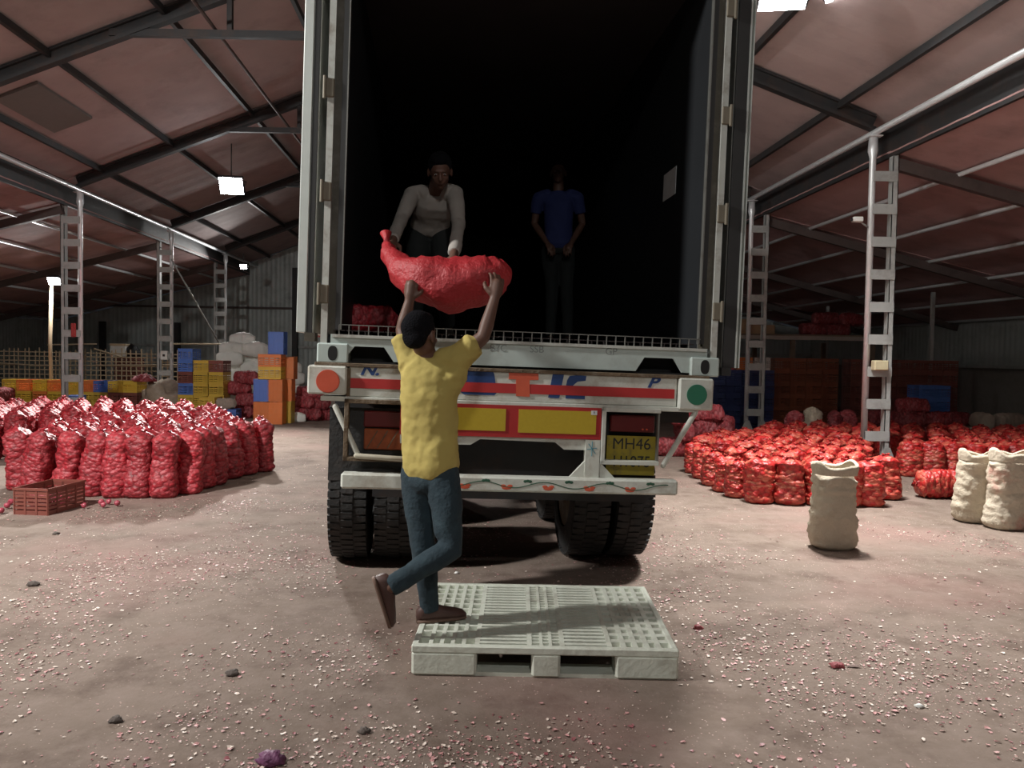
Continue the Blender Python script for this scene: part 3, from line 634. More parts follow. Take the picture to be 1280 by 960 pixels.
# wheels: three axles of dual tyres
tyre_r = 0.525
def tyre_mesh():
    q = MB(); n = 56; wd = 0.27; prof = []
    for (x, r_) in ((-0.5, 0.60), (-0.5, 0.72), (-0.5, 0.90), (-0.44, 0.965), (-0.36, 0.99), (-0.12, 1.0), (0.12, 1.0), (0.36, 0.99), (0.44, 0.965), (0.5, 0.90), (0.5, 0.72), (0.5, 0.60)): prof.append((x*wd*1.06 if r_ == 0.72 else x*wd, r_*tyre_r))
    m = len(prof); vs = []; fs = []
    for k in range(n):
        t = 2*math.pi*k/n
        for x, r_ in prof: vs.append((x, r_*math.cos(t), r_*math.sin(t)))
    for k in range(n):
        for i in range(m-1):
            a = k*m+i; b_ = ((k+1) % n)*m+i; fs.append((a, a+1, b_+1, b_))
    q.add(vs, fs)
    for k in range(n):       # tread lugs
        t = 2*math.pi*(k+0.5)/n
        for x0, x1, ph in ((-0.132, -0.05, 0), (-0.04, 0.04, 0.5), (0.05, 0.132, 0)):
            tt = t+ph*2*math.pi/n; M = Matrix.Rotation(tt, 4, 'X') @ Matrix.Translation((0, tyre_r-0.012, 0)); q.box((x0, -0.004, -0.021), (x1, 0.020 if abs(x0) < 0.1 and abs(x1) < 0.1 else 0.014, 0.021), M)
    return q.mesh('tyre', rubber)
TY = tyre_mesh()
q = MB(); n = 32
for x0, x1, r_ in ((-0.10, -0.09, 0.31), (-0.125, 0.125, 0.305)):
    q.tube([(x0, 0, 0), (x1, 0, 0)], r_, 32)
q.tube([(-0.14, 0, 0), (0.14, 0, 0)], 0.13, 20); RIM = q.mesh('rim', rust)
for y in (1.30, 2.62, 3.94):
    ax = link('axle', None, tr)
    q = MB(); q.tube([(-1.15, y, tyre_r), (1.0, y, tyre_r)], 0.07, 14); q.box((-0.5, y-0.25, tyre_r+0.02), (-0.38, y+0.25, tyre_r+0.12)); q.box((0.38, y-0.25, tyre_r+0.02), (0.5, y+0.25, tyre_r+0.12)); q.build('axle_beam', steel_dark, ax)
    for x in (-1.112, -0.790, 0.635, 0.957):
        link('tyre', TY, ax, loc=(x, y, tyre_r+0.012+x*T_TILT)); link('wheel_rim', RIM, ax, loc=(x, y, tyre_r+0.012+x*T_TILT))
# ================================================================ PALLET
pal_m = mat('dirty_white_plastic', (0.66, 0.69, 0.60), 0.5, var=0.1, dirt=(0.27, 0.24, 0.19), dscale=4, damt=0.6, bump=0.15)
PW, PD, PH = 1.29, 1.03, 0.15
PC = Vector((0.185, 4.165, 0))
pal = thing('plastic_pallet', 'dirty white plastic pallet lying on the floor behind the lorry', 'pallet', PC, (0, 0, R(-0.6)))
hx, hy = PW/2, PD/2
xs_ = [-hx, -hx+0.345, -0.085, 0.075, 0.345, hx]                      # feet along the front: block, gap, block, gap, block
xs_ = [(-hx, -hx+0.315), (-0.065, 0.075), (hx-0.305, hx)]
ys_ = [(-hy, -hy+0.16), (-0.08, 0.08), (hy-0.16, hy)]
for i, (x0, x1) in enumerate(xs_):
    for j, (y0, y1) in enumerate(ys_):
        q = MB(); q.box((x0, y0, 0), (x1, y1, 0.118), ch=0.012); q.build('foot_block', pal_m, pal)
for (y0, y1) in ys_:
    q = MB(); q.box((-hx+0.02, y0+0.015, 0.0), (hx-0.02, y1-0.02, 0.018)); q.build('base_rail', pal_m, pal)
# deck rim
for lo, hi in (((-hx, -hy, 0.112), (hx, -hy+0.035, PH)), ((-hx, hy-0.035, 0.112), (hx, hy, PH)), ((-hx, -hy+0.035, 0.112), (-hx+0.035, hy-0.035, PH)), ((hx-0.035, -hy+0.035, 0.112), (hx, hy-0.035, PH))):
    q = MB(); q.box(lo, hi, ch=0.006); q.build('deck_rim', pal_m, pal)
X = [-hx+0.035, -hx+0.315, -0.075, 0.085, hx-0.33, hx-0.035]
# dividers between the zones
for x in X[1:5]:
    q = MB(); q.box((x-0.012, -hy+0.035, 0.115), (x+0.012, hy-0.035, PH-0.001)); q.build('deck_rib', pal_m, pal)
# two open grid zones
def grid(xa, xb, nx, ny, tx, ty):
    for i in range(1, nx):
        x = xa+(xb-xa)*i/nx; q = MB(); q.box((x-tx/2, -hy+0.035, 0.095), (x+tx/2, hy-0.035, PH-0.002)); q.build('grid_bar', pal_m, pal)
    for j in range(1, ny):
        y = -hy+0.035+(2*hy-0.07)*j/ny; q = MB(); q.box((xa, y-ty/2, 0.097), (xb, y+ty/2, PH-0.004)); q.build('grid_bar', pal_m, pal)
grid(X[0], X[1]-0.012, 5, 11, 0.020, 0.022); grid(X[4]+0.012, X[5], 5, 11, 0.026, 0.040)
# slatted zones over a closed web, its dark colour paints the groove shade
sl = MB().box((0, -0.0125, 0.128), (X[2]-X[1]-0.024, 0.0125, PH)).mesh('slat', pal_m); sr = MB().box((0, -0.0125, 0.128), (X[4]-X[3]-0.024, 0.0125, PH)).mesh('slat', pal_m)
n = 20
for j in range(n):
    y = -hy+0.035+(2*hy-0.07)*(j+0.5)/n; link('slat', sl, pal, loc=(X[1]+0.012, y, 0)); link('slat', sr, pal, loc=(X[3]+0.012, y, 0))
for a, b_ in ((X[1], X[2]), (X[3], X[4])):
    q = MB(); q.box((a+0.012, -hy+0.035, 0.112), (b_-0.012, hy-0.035, 0.128)); q.build('deck_web', mat('groove_shade_plastic', (0.13, 0.125, 0.10), 0.8, dirt=(0.09, 0.07, 0.06)), pal)
grid(X[2]+0.012, X[3]-0.012, 3, 22, 0.016, 0.014)
q = MB(); q.box((X[2]+0.012, -hy+0.035, 0.112), (X[3]-0.012, hy-0.035, 0.120)); q.build('deck_web', MATS['groove_shade_plastic'], pal)

# ================================================================ SACKS
net_l = mat_onions('crimson_net_of_onions', (0.42, 0.018, 0.03), (0.48, 0.07, 0.085), (0.18, 0.008, 0.012), (0.50, 0.06, 0.07), rough=0.52)
net_r = mat_onions('red_net_of_pale_onions', (0.58, 0.028, 0.028), (0.62, 0.16, 0.10), (0.30, 0.01, 0.01), (0.72, 0.32, 0.20))
burlap = mat('pale_woven_sack', (0.52, 0.45, 0.35), 0.8, var=0.2, scale=6, bump=0.6, bscale=30, dirt=(0.33, 0.27, 0.2), dscale=6)
burlap_red = mat('pale_sack_with_red_print', (0.55, 0.48, 0.38), 0.8, var=0.2, scale=8, bump=0.6, bscale=30, dirt=(0.45, 0.12, 0.1), dscale=4, damt=0.7)
pp_white = mat('white_woven_plastic', (0.80, 0.80, 0.75), 0.6, var=0.15, scale=4, bump=0.4, bscale=12, dirt=(0.4, 0.38, 0.33), dscale=3)
def sack_mesh(name, m, h, rx, ry, seed, lump=0.022, n=34, rows=26, gather=0.35, flop=0.0, top='round'):
    vs = []; fs = []; rnd = random.Random(seed); off = Vector((seed*3.7, seed*1.3, 0))
    bend = (rnd.uniform(-1, 1)*0.02, rnd.uniform(-1, 1)*0.02)
    for i in range(rows+1):
        t = i/rows
        if t < 0.08: k = 0.80+0.20*math.sin(t/0.08*math.pi/2)
        elif t > 0.86 and top == 'round': u = (t-0.86)/0.14; k = 1-(1-gather)*u**1.7
        else: k = 1.0
        if top == 'pillow': k = 0.35+0.65*max(0.0, math.sin(math.pi*(0.04+0.92*t)))**0.5
        k *= 1+0.05*math.sin(t*7+seed)-0.07*(t-0.3)
        for j in range(n):
            a = 2*math.pi*j/n; ct, st = math.cos(a), math.sin(a); e = 2/2.6
            x = math.copysign(abs(ct)**e, ct)*rx*k; y = math.copysign(abs(st)**e, st)*ry*k; z = h*t
            p = Vector((x, y, z)); q_ = Vector((x, y, z))*19+off
            dd = noise.voronoi(Vector((x*16, y*16, z*21))+off)[0][0]
            l = (0.45-dd)*lump*2 + noise.noise(Vector((x*7, y*7, z*9))+off)*0.014 - 0.012*max(0, noise.noise(Vector((x*3, y*3, z*32))+off))*1.6
            nr = Vector((ct, st, 0))
            if t < 0.04: l *= 0.3
            p += nr*l; p.x += bend[0]*math.sin(t*math.pi)+flop*t*t; p.y += bend[1]*math.sin(t*math.pi)
            if t > 0.86 and top == 'round': p.z += 0.012*math.sin(a*3+seed)-0.02*((t-0.86)/0.14)
            vs.append(p)
    for i in range(rows):
        for j in range(n):
            a = i*n+j; b_ = i*n+(j+1) % n; fs.append((a, b_, b_+n, a+n))
    fs.append(tuple(reversed(range(n))))
    c = len(vs); z = h
    vs.append(Vector((bend[0]*0+flop, 0, z-0.0))); o = rows*n
    for j in range(n): fs.append((c, o+j, o+(j+1) % n))
    q = MB(); q.add(vs, fs); return q.mesh(name, m, True)
def tie_mesh(m, h, r, seed):          # bunched mouth of the net
    rnd = random.Random(seed); q = MB(); n = 14; vs = []; fs = []; rs = [(0.0, 1.25), (0.014, 0.95), (0.022, 0.75), (0.034, 0.9), (0.042, 1.1)]
    for z, k in rs:
        for j in range(n):
            a = 2*math.pi*j/n; kk = k*(1+0.22*math.sin(a*4+seed)*(z > 0.03)); vs.append((r*kk*math.cos(a), r*kk*math.sin(a), h+z+0.012*math.sin(a*3+seed)*(z > 0.04)))
    for i in range(len(rs)-1):
        for j in range(n): a = i*n+j; b_ = i*n+(j+1) % n; fs.append((a, b_, b_+n, a+n))
    q.add(vs, fs); vs2 = len(q.v); q.add([(0, 0, h+0.03)], []); 
    for j in range(n): q.f.append((vs2, (len(rs)-1)*n+j, (len(rs)-1)*n+(j+1) % n)); q.mi.append(0)
    return q.mesh('mouth', m, True)
def proto(kind, m, h, rx, ry, seed):
    return (sack_mesh(kind, m, h, rx, ry, seed), tie_mesh(m, h-0.035, rx*0.26, seed))
PL = [proto('onion_sack', net_l, 0.70, 0.140, 0.128, s) for s in range(1, 7)]
PR = [proto('onion_sack', net_r, 0.50, 0.160, 0.145, s) for s in range(11, 17)]
SACKS = []
def put_sack(P, x, y, rz, tilt, tdir, label, group, z=0.0, sc=1.0, mouth=True):
    sm, tm = random.choice(P)
    M = Matrix.Translation((x, y, z)) @ Matrix.Rotation(tilt, 4, Vector((-math.sin(tdir), math.cos(tdir), 0))) @ Matrix.Rotation(rz, 4, 'Z')
    o = link('onion_sack', sm, None, label=label, cat='sack', group=group); o.matrix_world = M @ Matrix.Diagonal((sc, sc, sc, 1))
    if mouth: link('mouth', tm, o)
    SACKS.append((x, y)); return o
def inside(x, y, poly):
    r = False; j = len(poly)-1
    for i in range(len(poly)):
        if (poly[i][1] > y) != (poly[j][1] > y) and x < (poly[j][0]-poly[i][0])*(y-poly[i][1])/(poly[j][1]-poly[i][1])+poly[i][0]: r = not r
        j = i
    return r
ORD = ['first', 'second', 'third', 'fourth', 'fifth', 'sixth', 'seventh', 'eighth', 'ninth', 'tenth', 'eleventh', 'twelfth', 'thirteenth', 'fourteenth', 'fifteenth', 'sixteenth', 'seventeenth', 'eighteenth', 'nineteenth', 'twentieth', 'twenty-first', 'twenty-second', 'twenty-third', 'twenty-fourth', 'twenty-fifth', 'twenty-sixth']
# --- left pile, front row placed one by one (photograph: foot of each sack)
fl = [(30, 622), (69, 622), (104, 622), (136, 624), (166, 624), (198, 624), (229, 619), (248, 612), (264, 608), (285, 600), (305, 595)]
for i, (px, py) in enumerate(fl):
    g = ground(px, py); g.y += 0.12
    tx = (-0.10 if px > 240 else 0.10 if px < 120 else 0.02); d = math.atan2(0.13, -0.1 if px > 190 else 0.10)
    put_sack(PL, g.x, g.y, random.uniform(-0.4, 0.4), 0.16 if px < 120 or px > 270 else 0.10, math.atan2(0.6, 1.0 if px < 120 else (-1.0 if px > 230 else 0.1)),
             'upright red onion sack, %s from left in the front row of the left pile' % ORD[i], None, mouth=True, sc=1.0)
def fill(poly, P, dx, dy, group, label, n0, avoid=0.30, tmax=0.1, h=0.0, cols=()):
    xs = [p[0] for p in poly]; ys = [p[1] for p in poly]; y = min(ys)+0.1; r = 0; k = 0
    while y < max(ys):
        x = min(xs)+(dx/2 if r % 2 else 0); c = 0
        while x < max(xs):
            X_, Y_ = x+random.uniform(-0.03, 0.03), y+random.uniform(-0.03, 0.03)
            if inside(X_, Y_, poly) and all((X_-a)**2+(Y_-b)**2 > avoid*avoid for a, b in SACKS) and all(abs(X_-a-o)>0.44 or abs(Y_-b) > 0.38 for a, b, o in cols):
                put_sack(P, X_, Y_, random.uniform(0, 6.28), random.uniform(0, tmax), random.uniform(0, 6.28), label % (ORD[r], ORD[c]), group, sc=random.uniform(0.95, 1.04)); k += 1; c += 1
            x += dx
        y += dy; r += 1
    print(group, k)
fill([(-5.5, 8.3), (-3.35, 8.3), (-3.1, 9.9), (-4.5, 12.0), (-5.7, 10.6)], PL, 0.33, 0.31, 'onion sacks behind the front row of the left pile', 'red onion sack inside the left pile, %s row back, %s from left', 0)
fill([(-7.6, 10.5), (-6.6, 10.5), (-6.0, 11.4), (-4.9, 12.7), (-5.6, 13.6), (-9.7, 13.6)], PL, 0.36, 0.36, 'onion sacks of the second pile at left', 'red onion sack in the far left rear pile, %s row back, %s from left', 0)
# --- right pile
fr_ = [(871, 593), (882, 600), (895, 609), (910, 617), (926, 624), (954, 631), (992, 633), (1030, 634), (1062, 635), (1093, 635), (1114, 626)]
for i, (px, py) in enumerate(fr_):
    g = ground(px, py); g.y += 0.14
    put_sack(PR, g.x, g.y, random.uniform(-0.4, 0.4), 0.06, 1.4, 'upright red onion sack, %s from left along the front edge of the right pile' % ORD[i], None, sc=1.0 if px > 930 else 0.86)
fr2 = [(1144, 597), (1172, 598), (1200, 598), (1226, 599), (1252, 600), (1277, 600)]
for i, (px, py) in enumerate(fr2):
    g = ground(px, py); g.y += 0.14
    put_sack(PR, g.x, g.y, random.uniform(-0.4, 0.4), 0.05, 1.5, 'upright red onion sack in the row behind the lying one, %s from left' % ORD[i], None)
fill([(2.6, 8.6), (4.2, 8.5), (4.5, 9.6), (4.9, 10.4), (4.9, 11.8), (3.0, 11.8), (2.3, 10.4)], PR, 0.37, 0.35, 'onion sacks behind the front row of the right pile', 'red onion sack inside the right pile, %s row back, %s from left', 0, cols=((5.01, 10.9, 0.13),))
fill([(4.9, 10.5), (7.6, 10.5), (9.4, 13.6), (4.4, 13.4), (3.6, 12.4), (4.9, 11.7)], PR, 0.40, 0.40, 'onion sacks of the rear right pile', 'red onion sack in the rear right pile, %s row back, %s from left', 0, cols=((5.01, 10.9, 0.13),))
# lying sack beside the pile
def lying(P, px, py, rz, label, group=None, z=0.0, sc=1.0, thick=0.16, roll=0.0, m=None, cat='sack', name='onion_sack', pos=None):
    g = pos or ground(px, py); sm, tm = P
    M = Matrix.Translation((g.x, g.y, z+thick*sc)) @ Matrix.Rotation(rz, 4, 'Z') @ Matrix.Rotation(math.pi/2, 4, 'Y') @ Matrix.Rotation(roll, 4, 'Z') @ Matrix.Translation((0, 0, -0.3))
    o = link(name, sm, None, label=label, cat=cat, group=group); o.matrix_world = M @ Matrix.Diagonal((sc, sc, sc, 1)); 
    if tm: link('mouth', tm, o)
    return o
lying(PR[0], 1164, 622, math.pi+0.05, 'red net onion sack lying on its side at the right edge of the right pile', thick=0.165)
# big pale sacks
def pale(px, py, h, rx, seed, label, m, ears=True, rz=0.0, tilt=0.0):
    g = ground(px, py); g.y += 0.13
    o = link('woven_sack', sack_mesh('woven_sack', m, h, rx, 0.15, seed, lump=0.014, rows=34, n=40, gather=0.72), None, loc=(g.x, g.y, 0), rot=(0, tilt, rz), label=label, cat='sack')
    if ears:     # folded rim standing up at the corners
        q = MB(); n = 36; vs = []; fs = []
        for r_, (z, k) in enumerate(((h*0.93, 0.93), (h+0.0, 0.99), (h+0.03, 0.96), (h+0.015, 0.86))):
            for j in range(n):
                a = 2*math.pi*j/n; up = 0.035*max(0, abs(math.cos(a))-0.6)*2.5*(r_ > 0)
                vs.append((math.copysign(abs(math.cos(a))**0.8, math.cos(a))*rx*k*(1+0.03*math.sin(a*5+seed)), math.copysign(abs(math.sin(a))**0.8, math.sin(a))*0.15*k, z+up+0.012*math.sin(a*4+seed)*(r_ > 0)))
        for i in range(3):
            for j in range(n): a = i*n+j; b_ = i*n+(j+1) % n; fs.append((a, b_, b_+n, a+n))
        q.add(vs, fs); q.build('mouth', m, o, smooth=True)
    return o
pale(1049, 689, 0.66, 0.185, 31, 'pale woven sack standing alone on the open floor right of the lorry', burlap, rz=0.05)
pale(1224, 655, 0.64, 0.165, 32, 'pale woven sack near the right edge of the picture, left one of the pair', burlap, rz=-0.1, tilt=0.06)
pale(1266, 664, 0.68, 0.175, 33, 'pale woven sack with red print cut by the right edge of the picture', burlap_red, rz=0.1, tilt=0.05)
# heap of red sacks behind the lorry on the right; darker lying ones further off
dusty_net = mat_onions('dusty_red_net', (0.36, 0.04, 0.05), (0.42, 0.12, 0.13), (0.18, 0.015, 0.02), (0.42, 0.13, 0.14), rough=0.7)
netdark = [(sack_mesh('onion_sack', dusty_net, 0.66, 0.16, 0.128, s), None) for s in (41, 42, 43)]
for i, (px, D, z) in enumerate([(842, 12.2, 0), (872, 12.4, 0), (900, 12.6, 0), (856, 12.3, 0.26), (890, 12.5, 0.26), (846, 12.2, 0.52), (878, 12.5, 0.52), (905, 12.9, 0.30)]):
    p = at(px, 500, D); lying(random.choice(netdark), 0, 0, random.uniform(-0.5, 0.5)+(1.3 if i % 2 else 0), 'dusty red sack in the heap right of the lorry, %s counted from the bottom left' % ORD[i], 'red sacks heaped behind the lorry at right', z=z, thick=0.14, pos=p, name='red_sack')
for i, (px, D, m, nm) in enumerate([(992, 13.8, 0, 'red'), (1043, 14.0, 0, 'red'), (1018, 13.9, 1, 'beige'), (1062, 14.3, 0, 'red')]):
    p = at(px, 500, D); sm = netdark[i % 3][0] if m == 0 else sack_mesh('woven_sack', burlap, 0.72, 0.16, 0.15, 50)
    link('red_sack' if m == 0 else 'woven_sack', sm, None, loc=(p.x, p.y, 0), rot=(0.0, 0.05, i), label=['dusty red sack standing at the left end of the row by the dark crates', 'dusty red sack standing right of the beige one by the dark crates', 'beige sack standing between two red ones by the dark crates', 'dusty red sack standing just left of the near column, behind the pile'][i], cat='sack')
for i, (px, D, z) in enumerate([(1120, 15.4, 0), (1150, 15.4, 0), (1180, 15.5, 0), (1135, 15.4, 0.27), (1168, 15.5, 0.27), (1105, 15.4, 0.27), (1140, 15.5, 0.52), (1190, 15.6, 0.27)]):
    p = at(px, 500, D); lying(random.choice(netdark), 0, 0, random.uniform(-0.4, 0.4), 'dusty red sack stacked behind the rear right pile, %s counted from the bottom left' % ORD[i], 'dusty red sacks stacked behind the rear right pile', z=z, thick=0.14, pos=p, name='red_sack')
greysk = [(sack_mesh('woven_sack', mat('dull_beige_sack', (0.33, 0.27, 0.22), 0.85, bump=0.5, bscale=20), 0.66, 0.17, 0.135, 61), None)]
for i, (px, D, z) in enumerate([(1218, 15, 0), (1248, 15, 0), (1276, 15, 0), (1228, 15, 0.28), (1262, 15, 0.28)]):
    p = at(px, 500, D); lying(greysk[0], 0, 0, random.uniform(-0.3, 0.3)+1.57*(i % 2), 'dull beige sack in the low far right stack, %s counted from the bottom left' % ORD[i], 'dull beige sacks stacked at far right', z=z, thick=0.14, pos=p, name='woven_sack')
# heap of white sacks left of the lorry, stacked up
ws = [(sack_mesh('white_sack', pp_white, 0.66, 0.21, 0.15, s, lump=0.004, n=26, rows=20, top='pillow'), None) for s in (71, 72, 73)]
LVL = ['lowest', 'second', 'third', 'fourth', 'fifth', 'sixth', 'seventh', 'top']
H = [(290, 0), (315, 0), (341, 0), (300, 1), (328, 1), (351, 1), (290, 2), (316, 2), (343, 2), (286, 3), (312, 3), (336, 3), (292, 4), (318, 4), (342, 4), (286, 5), (310, 5), (334, 5), (292, 6), (318, 6), (302, 7), (368, 0), (362, 2), (366, 3), (360, 4)]
for i, (px, lv) in enumerate(H):
    D = 20.4+(i*0.37 % 0.5)-0.3; p = at(px, 440, D)
    lying(ws[i % 3], 0, 0, (0.1, -0.35, 2.9, 3.5, 0.5)[i % 5], 'plump white sack in the tall heap, %s layer, %s counted from the bottom' % (LVL[lv], ORD[i]), 'white sacks heaped left of the lorry', z=lv*0.245, thick=0.13, pos=p, name='white_sack', roll=random.uniform(-0.15, 0.15))
for i, (px, D, z) in enumerate([(300, 17.9, 0), (312, 17.9, 0.27), (298, 18.1, 0.54), (308, 18.0, 0.80), (282, 18.4, 0.54), (368, 17.4, 0), (385, 17.5, 0), (400, 17.7, 0), (376, 17.5, 0.26), (394, 17.6, 0.26), (388, 17.6, 0.5), (362, 18.3, 0.3), (362, 18.2, 0.0), (404, 17.9, 0.5)]):
    p = at(px, 480, D); lying(random.choice(netdark), 0, 0, random.uniform(-0.4, 0.4), 'faded red sack by the orange crates, %s' % ('left of them, '+['bottom','second','third','topmost','leftmost'][i] if i < 5 else 'right of them, %s counted from the bottom left' % ORD[i-5]), 'pinkish sacks around the orange crate stack', z=z, thick=0.14, pos=p, name='red_sack')
p = ground(376, 527); lying(ws[1], 0, 0, 0.2, 'nearly empty white sack lying on the floor right of the orange crates', z=-0.01, sc=0.62, thick=0.14, pos=p, name='white_sack')
# ================================================================ CRATES
CR = {c: mat(c+'_crate_plastic', v, 0.4, var=0.12, dirt=d, dscale=9, damt=0.35, rnd=0.12) for c, v, d in (
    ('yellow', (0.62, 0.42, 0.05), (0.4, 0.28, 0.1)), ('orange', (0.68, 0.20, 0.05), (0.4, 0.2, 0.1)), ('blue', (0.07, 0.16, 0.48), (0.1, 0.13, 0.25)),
    ('brown', (0.20, 0.06, 0.045), (0.12, 0.06, 0.05)), ('dull_orange', (0.20, 0.055, 0.025), (0.10, 0.045, 0.03)), ('dull_blue', (0.025, 0.045, 0.15), (0.03, 0.04, 0.08)), ('red', (0.60, 0.10, 0.08), (0.3, 0.1, 0.08)), ('white', (0.65, 0.62, 0.58), (0.4, 0.3, 0.3)))}  # the two darker orange and blue copies have shade put into their colour
CL, CW, CH_ = 0.48, 0.33, 0.265
def crate_mesh(m, L_=CL, W_=CW, H_=CH_, name='crate', rim=True):
    q = MB(); t = 0.008; q.box((-W_/2+0.01, -L_/2+0.01, 0.004), (W_/2-0.01, L_/2-0.01, 0.012))
    for k in range(5): y = -L_/2+0.04+k*(L_-0.08)/4; q.box((-W_/2+0.01, y-0.008, -0.004), (W_/2-0.01, y+0.008, 0.005))
    for k in range(4): x = -W_/2+0.04+k*(W_-0.08)/3; q.box((x-0.008, -L_/2+0.01, -0.001), (x+0.008, L_/2-0.01, 0.004))
    for s in (-1, 1):
        for ax in (0, 1):
            half, other = (W_/2, L_/2) if ax == 0 else (L_/2, W_/2)
            def bx(a0, a1, z0, z1, proud=0.0):
                n0, n1 = sorted((s*(half-t), s*(half+proud)))
                if ax == 0: q.box((n0, a0, z0), (n1, a1, z1))
                else: q.box((a0, n0, z0), (a1, n1, z1))
            bx(-other, other, 0.0, 0.045*H_/0.27); bx(-other, other, H_-0.075, H_-0.02)
            for k in range(3): bx(-other, other, 0.058+k*0.042, 0.058+k*0.042+0.026)
            nr = 4 if half == W_/2 else 3
            for k in range(nr+1):
                a = -other+2*other*k/nr; bx(max(-other, a-0.009), min(other, a+0.009), 0.0, H_-0.02, 0.004)
            if rim: bx(-other-0.006, other+0.006, H_-0.02, H_, 0.008)
    return q.mesh(name, m)
CM = {c: crate_mesh(m) for c, m in CR.items()}
def crate(c, px, D, z, pose, label, group=None, rz=0.0):
    p = at(px, 440, D)
    o = link('crate', CM[c], None, label=label, cat='crate', group=group)
    if pose == 'end': M = Matrix.Rotation(rz, 4, 'Z')
    elif pose == 'side': M = Matrix.Rotation(rz+math.pi/2, 4, 'Z')
    else: M = Matrix.Rotation(rz, 4, 'Z') @ Matrix.Translation((0, 0, CL/2)) @ Matrix.Rotation(-math.pi/2, 4, 'X') @ Matrix.Translation((0, 0, -CH_/2))   # on its end
    o.matrix_world = Matrix.Translation((p.x, p.y, z)) @ M; return o
LV = ['bottom', 'second', 'third', 'fourth', 'fifth', 'sixth', 'seventh']
# the row at far left
row = [(19, ['yellow', 'yellow', 'yellow']), (37, ['yellow', 'yellow', 'orange']), (57, ['brown', 'orange', 'yellow']), (75.5, ['yellow', 'yellow', 'orange']), (96, ['yellow', 'yellow', 'yellow']),
       (114.5, ['yellow', 'yellow', 'orange']), (132, ['yellow', 'yellow', 'blue']), (150, ['brown', 'brown', 'yellow']), (168.5, ['brown', 'brown', 'yellow'])]
for i, (px, cs) in enumerate(row):
    for k, c in enumerate(cs): crate(c, px, 18.5, k*(CH_+0.002), 'end', '%s crate, %s level, %s column of the far left crate row' % (c, LV[k], ORD[i]))
for px, la in ((27, 'left'), (45.5, 'right')): crate('yellow', px, 17.8, 0, 'end', 'low yellow crate in front of the far left crate row, %s one of two' % la)
crate('blue', 94, 17.7, 0, 'up', 'blue crate stood on end in front of the far left crate row')
for px, D, la in ((57, 15.6, 'blue crate lying between the far left column and the yellow crates'), (127, 15.4, 'small blue crate just right of the far left column behind the sacks'), (214, 14.7, 'blue crate on the floor behind the right end of the left sack pile')):
    crate('blue', px, D, 0, 'side', la, rz=0.1)
# mixed stack left of the lorry
cols = [(237, 18.0, ['yellow', 'yellow', 'blue', 'brown', 'blue', 'blue'], 'leftmost'), (256, 18.0, ['yellow', 'yellow', 'yellow', 'yellow', 'yellow'], 'second'), (275, 18.0, ['yellow', 'yellow', 'yellow', 'yellow', 'brown'], 'third')]
for px, D, cs, nm in cols:
    for k, c in enumerate(cs): crate(c, px, D, k*(CH_+0.002), 'end', '%s crate, %s level, %s column of the mixed crate stack' % (c, LV[k], nm), rz=random.uniform(-0.04, 0.04))
crate('blue', 264, 17.2, 0, 'end', 'low blue crate at the foot of the mixed stack, under a yellow one'); crate('yellow', 264, 17.2, CH_+0.002, 'end', 'yellow crate on a low blue one at the foot of the mixed stack')
crate('blue', 285, 17.2, 0, 'side', 'low blue crate at the foot of the mixed stack carrying a dull sack')
# orange stack
D = 16.6
crate('orange', 329, D, 0, 'up', 'orange crate on end, bottom left of the orange stack'); crate('orange', 346, D, 0, 'up', 'orange crate on end, bottom right of the orange stack'); crate('yellow', 357, D+0.32, 0, 'up', 'yellow crate on end behind the bottom right of the orange stack')
crate('blue', 329, D, 0.485, 'up', 'blue crate on end in the middle of the orange stack'); crate('orange', 346, D, 0.485, 'up', 'orange crate on end right of the blue one in the orange stack'); crate('orange', 357.5, D+0.32, 0.485, 'up', 'orange crate on end, rear right middle of the orange stack')
crate('yellow', 340, D, 0.97, 'side', 'yellow crate lying across the orange stack'); crate('orange', 340, D, 0.97+CH_+0.003, 'side', 'orange crate lying on the yellow one near the top of the orange stack'); crate('orange', 360, D+0.30, 0.97, 'up', 'orange crate on end, upper right of the orange stack')
crate('blue', 347, D, 0.97+2*CH_+0.006, 'up', 'blue crate on end on top of the orange stack')
# sack lying on the low blue crate, tarpaulin heap, bundle
p = at(286, 500, 17.2); lying(greysk[0], 0, 0, 0.2, 'dull rounded sack lying on a low blue crate by the mixed stack', z=CH_+0.005, sc=0.72, thick=0.15, pos=p, name='woven_sack')
def lump(name, m, c, r, seed, label, cat, n=26, amp=0.25, kind=None, flat=True):
    q = MB(); q.ball((0, 0, 0), r, n); vs = []
    for v in q.v:
        v = Vector(v); d = noise.noise(v*2.2/max(r)+Vector((seed, 0, 0)))*amp+noise.noise(v*6/max(r)+Vector((0, seed, 0)))*amp*0.4
        v = v*(1+d)
        if flat and v.z < -r[2]*0.45: v.z = -r[2]*0.45
        vs.append(tuple(v))
    q.v = vs; return q.build(name, m, None, smooth=True, loc=(c[0], c[1], c[2]+r[2]*0.45), label=label, cat=cat, kind=kind)
tarp = mat('dirty_beige_tarpaulin', (0.33, 0.26, 0.19), 0.75, var=0.3, bump=0.8, bscale=14, dirt=(0.5, 0.45, 0.38), dscale=4)
p = at(202, 500, 18.4); lump('tarpaulin_heap', tarp, (p.x, p.y, 0), (0.55, 0.4, 0.55), 3, 'crumpled dirty beige tarpaulin heap right of the far left crate row', 'tarpaulin', amp=0.5)
p = at(184, 500, 18.2); lump('net_bundle', netdark[0][0].materials[0], (p.x, p.y+0.1, 0.80), (0.24, 0.2, 0.12), 5, 'bundle of red netting on the right end of the far left crate row', 'net', amp=0.4).location.x = at(177, 500, 18.2).x
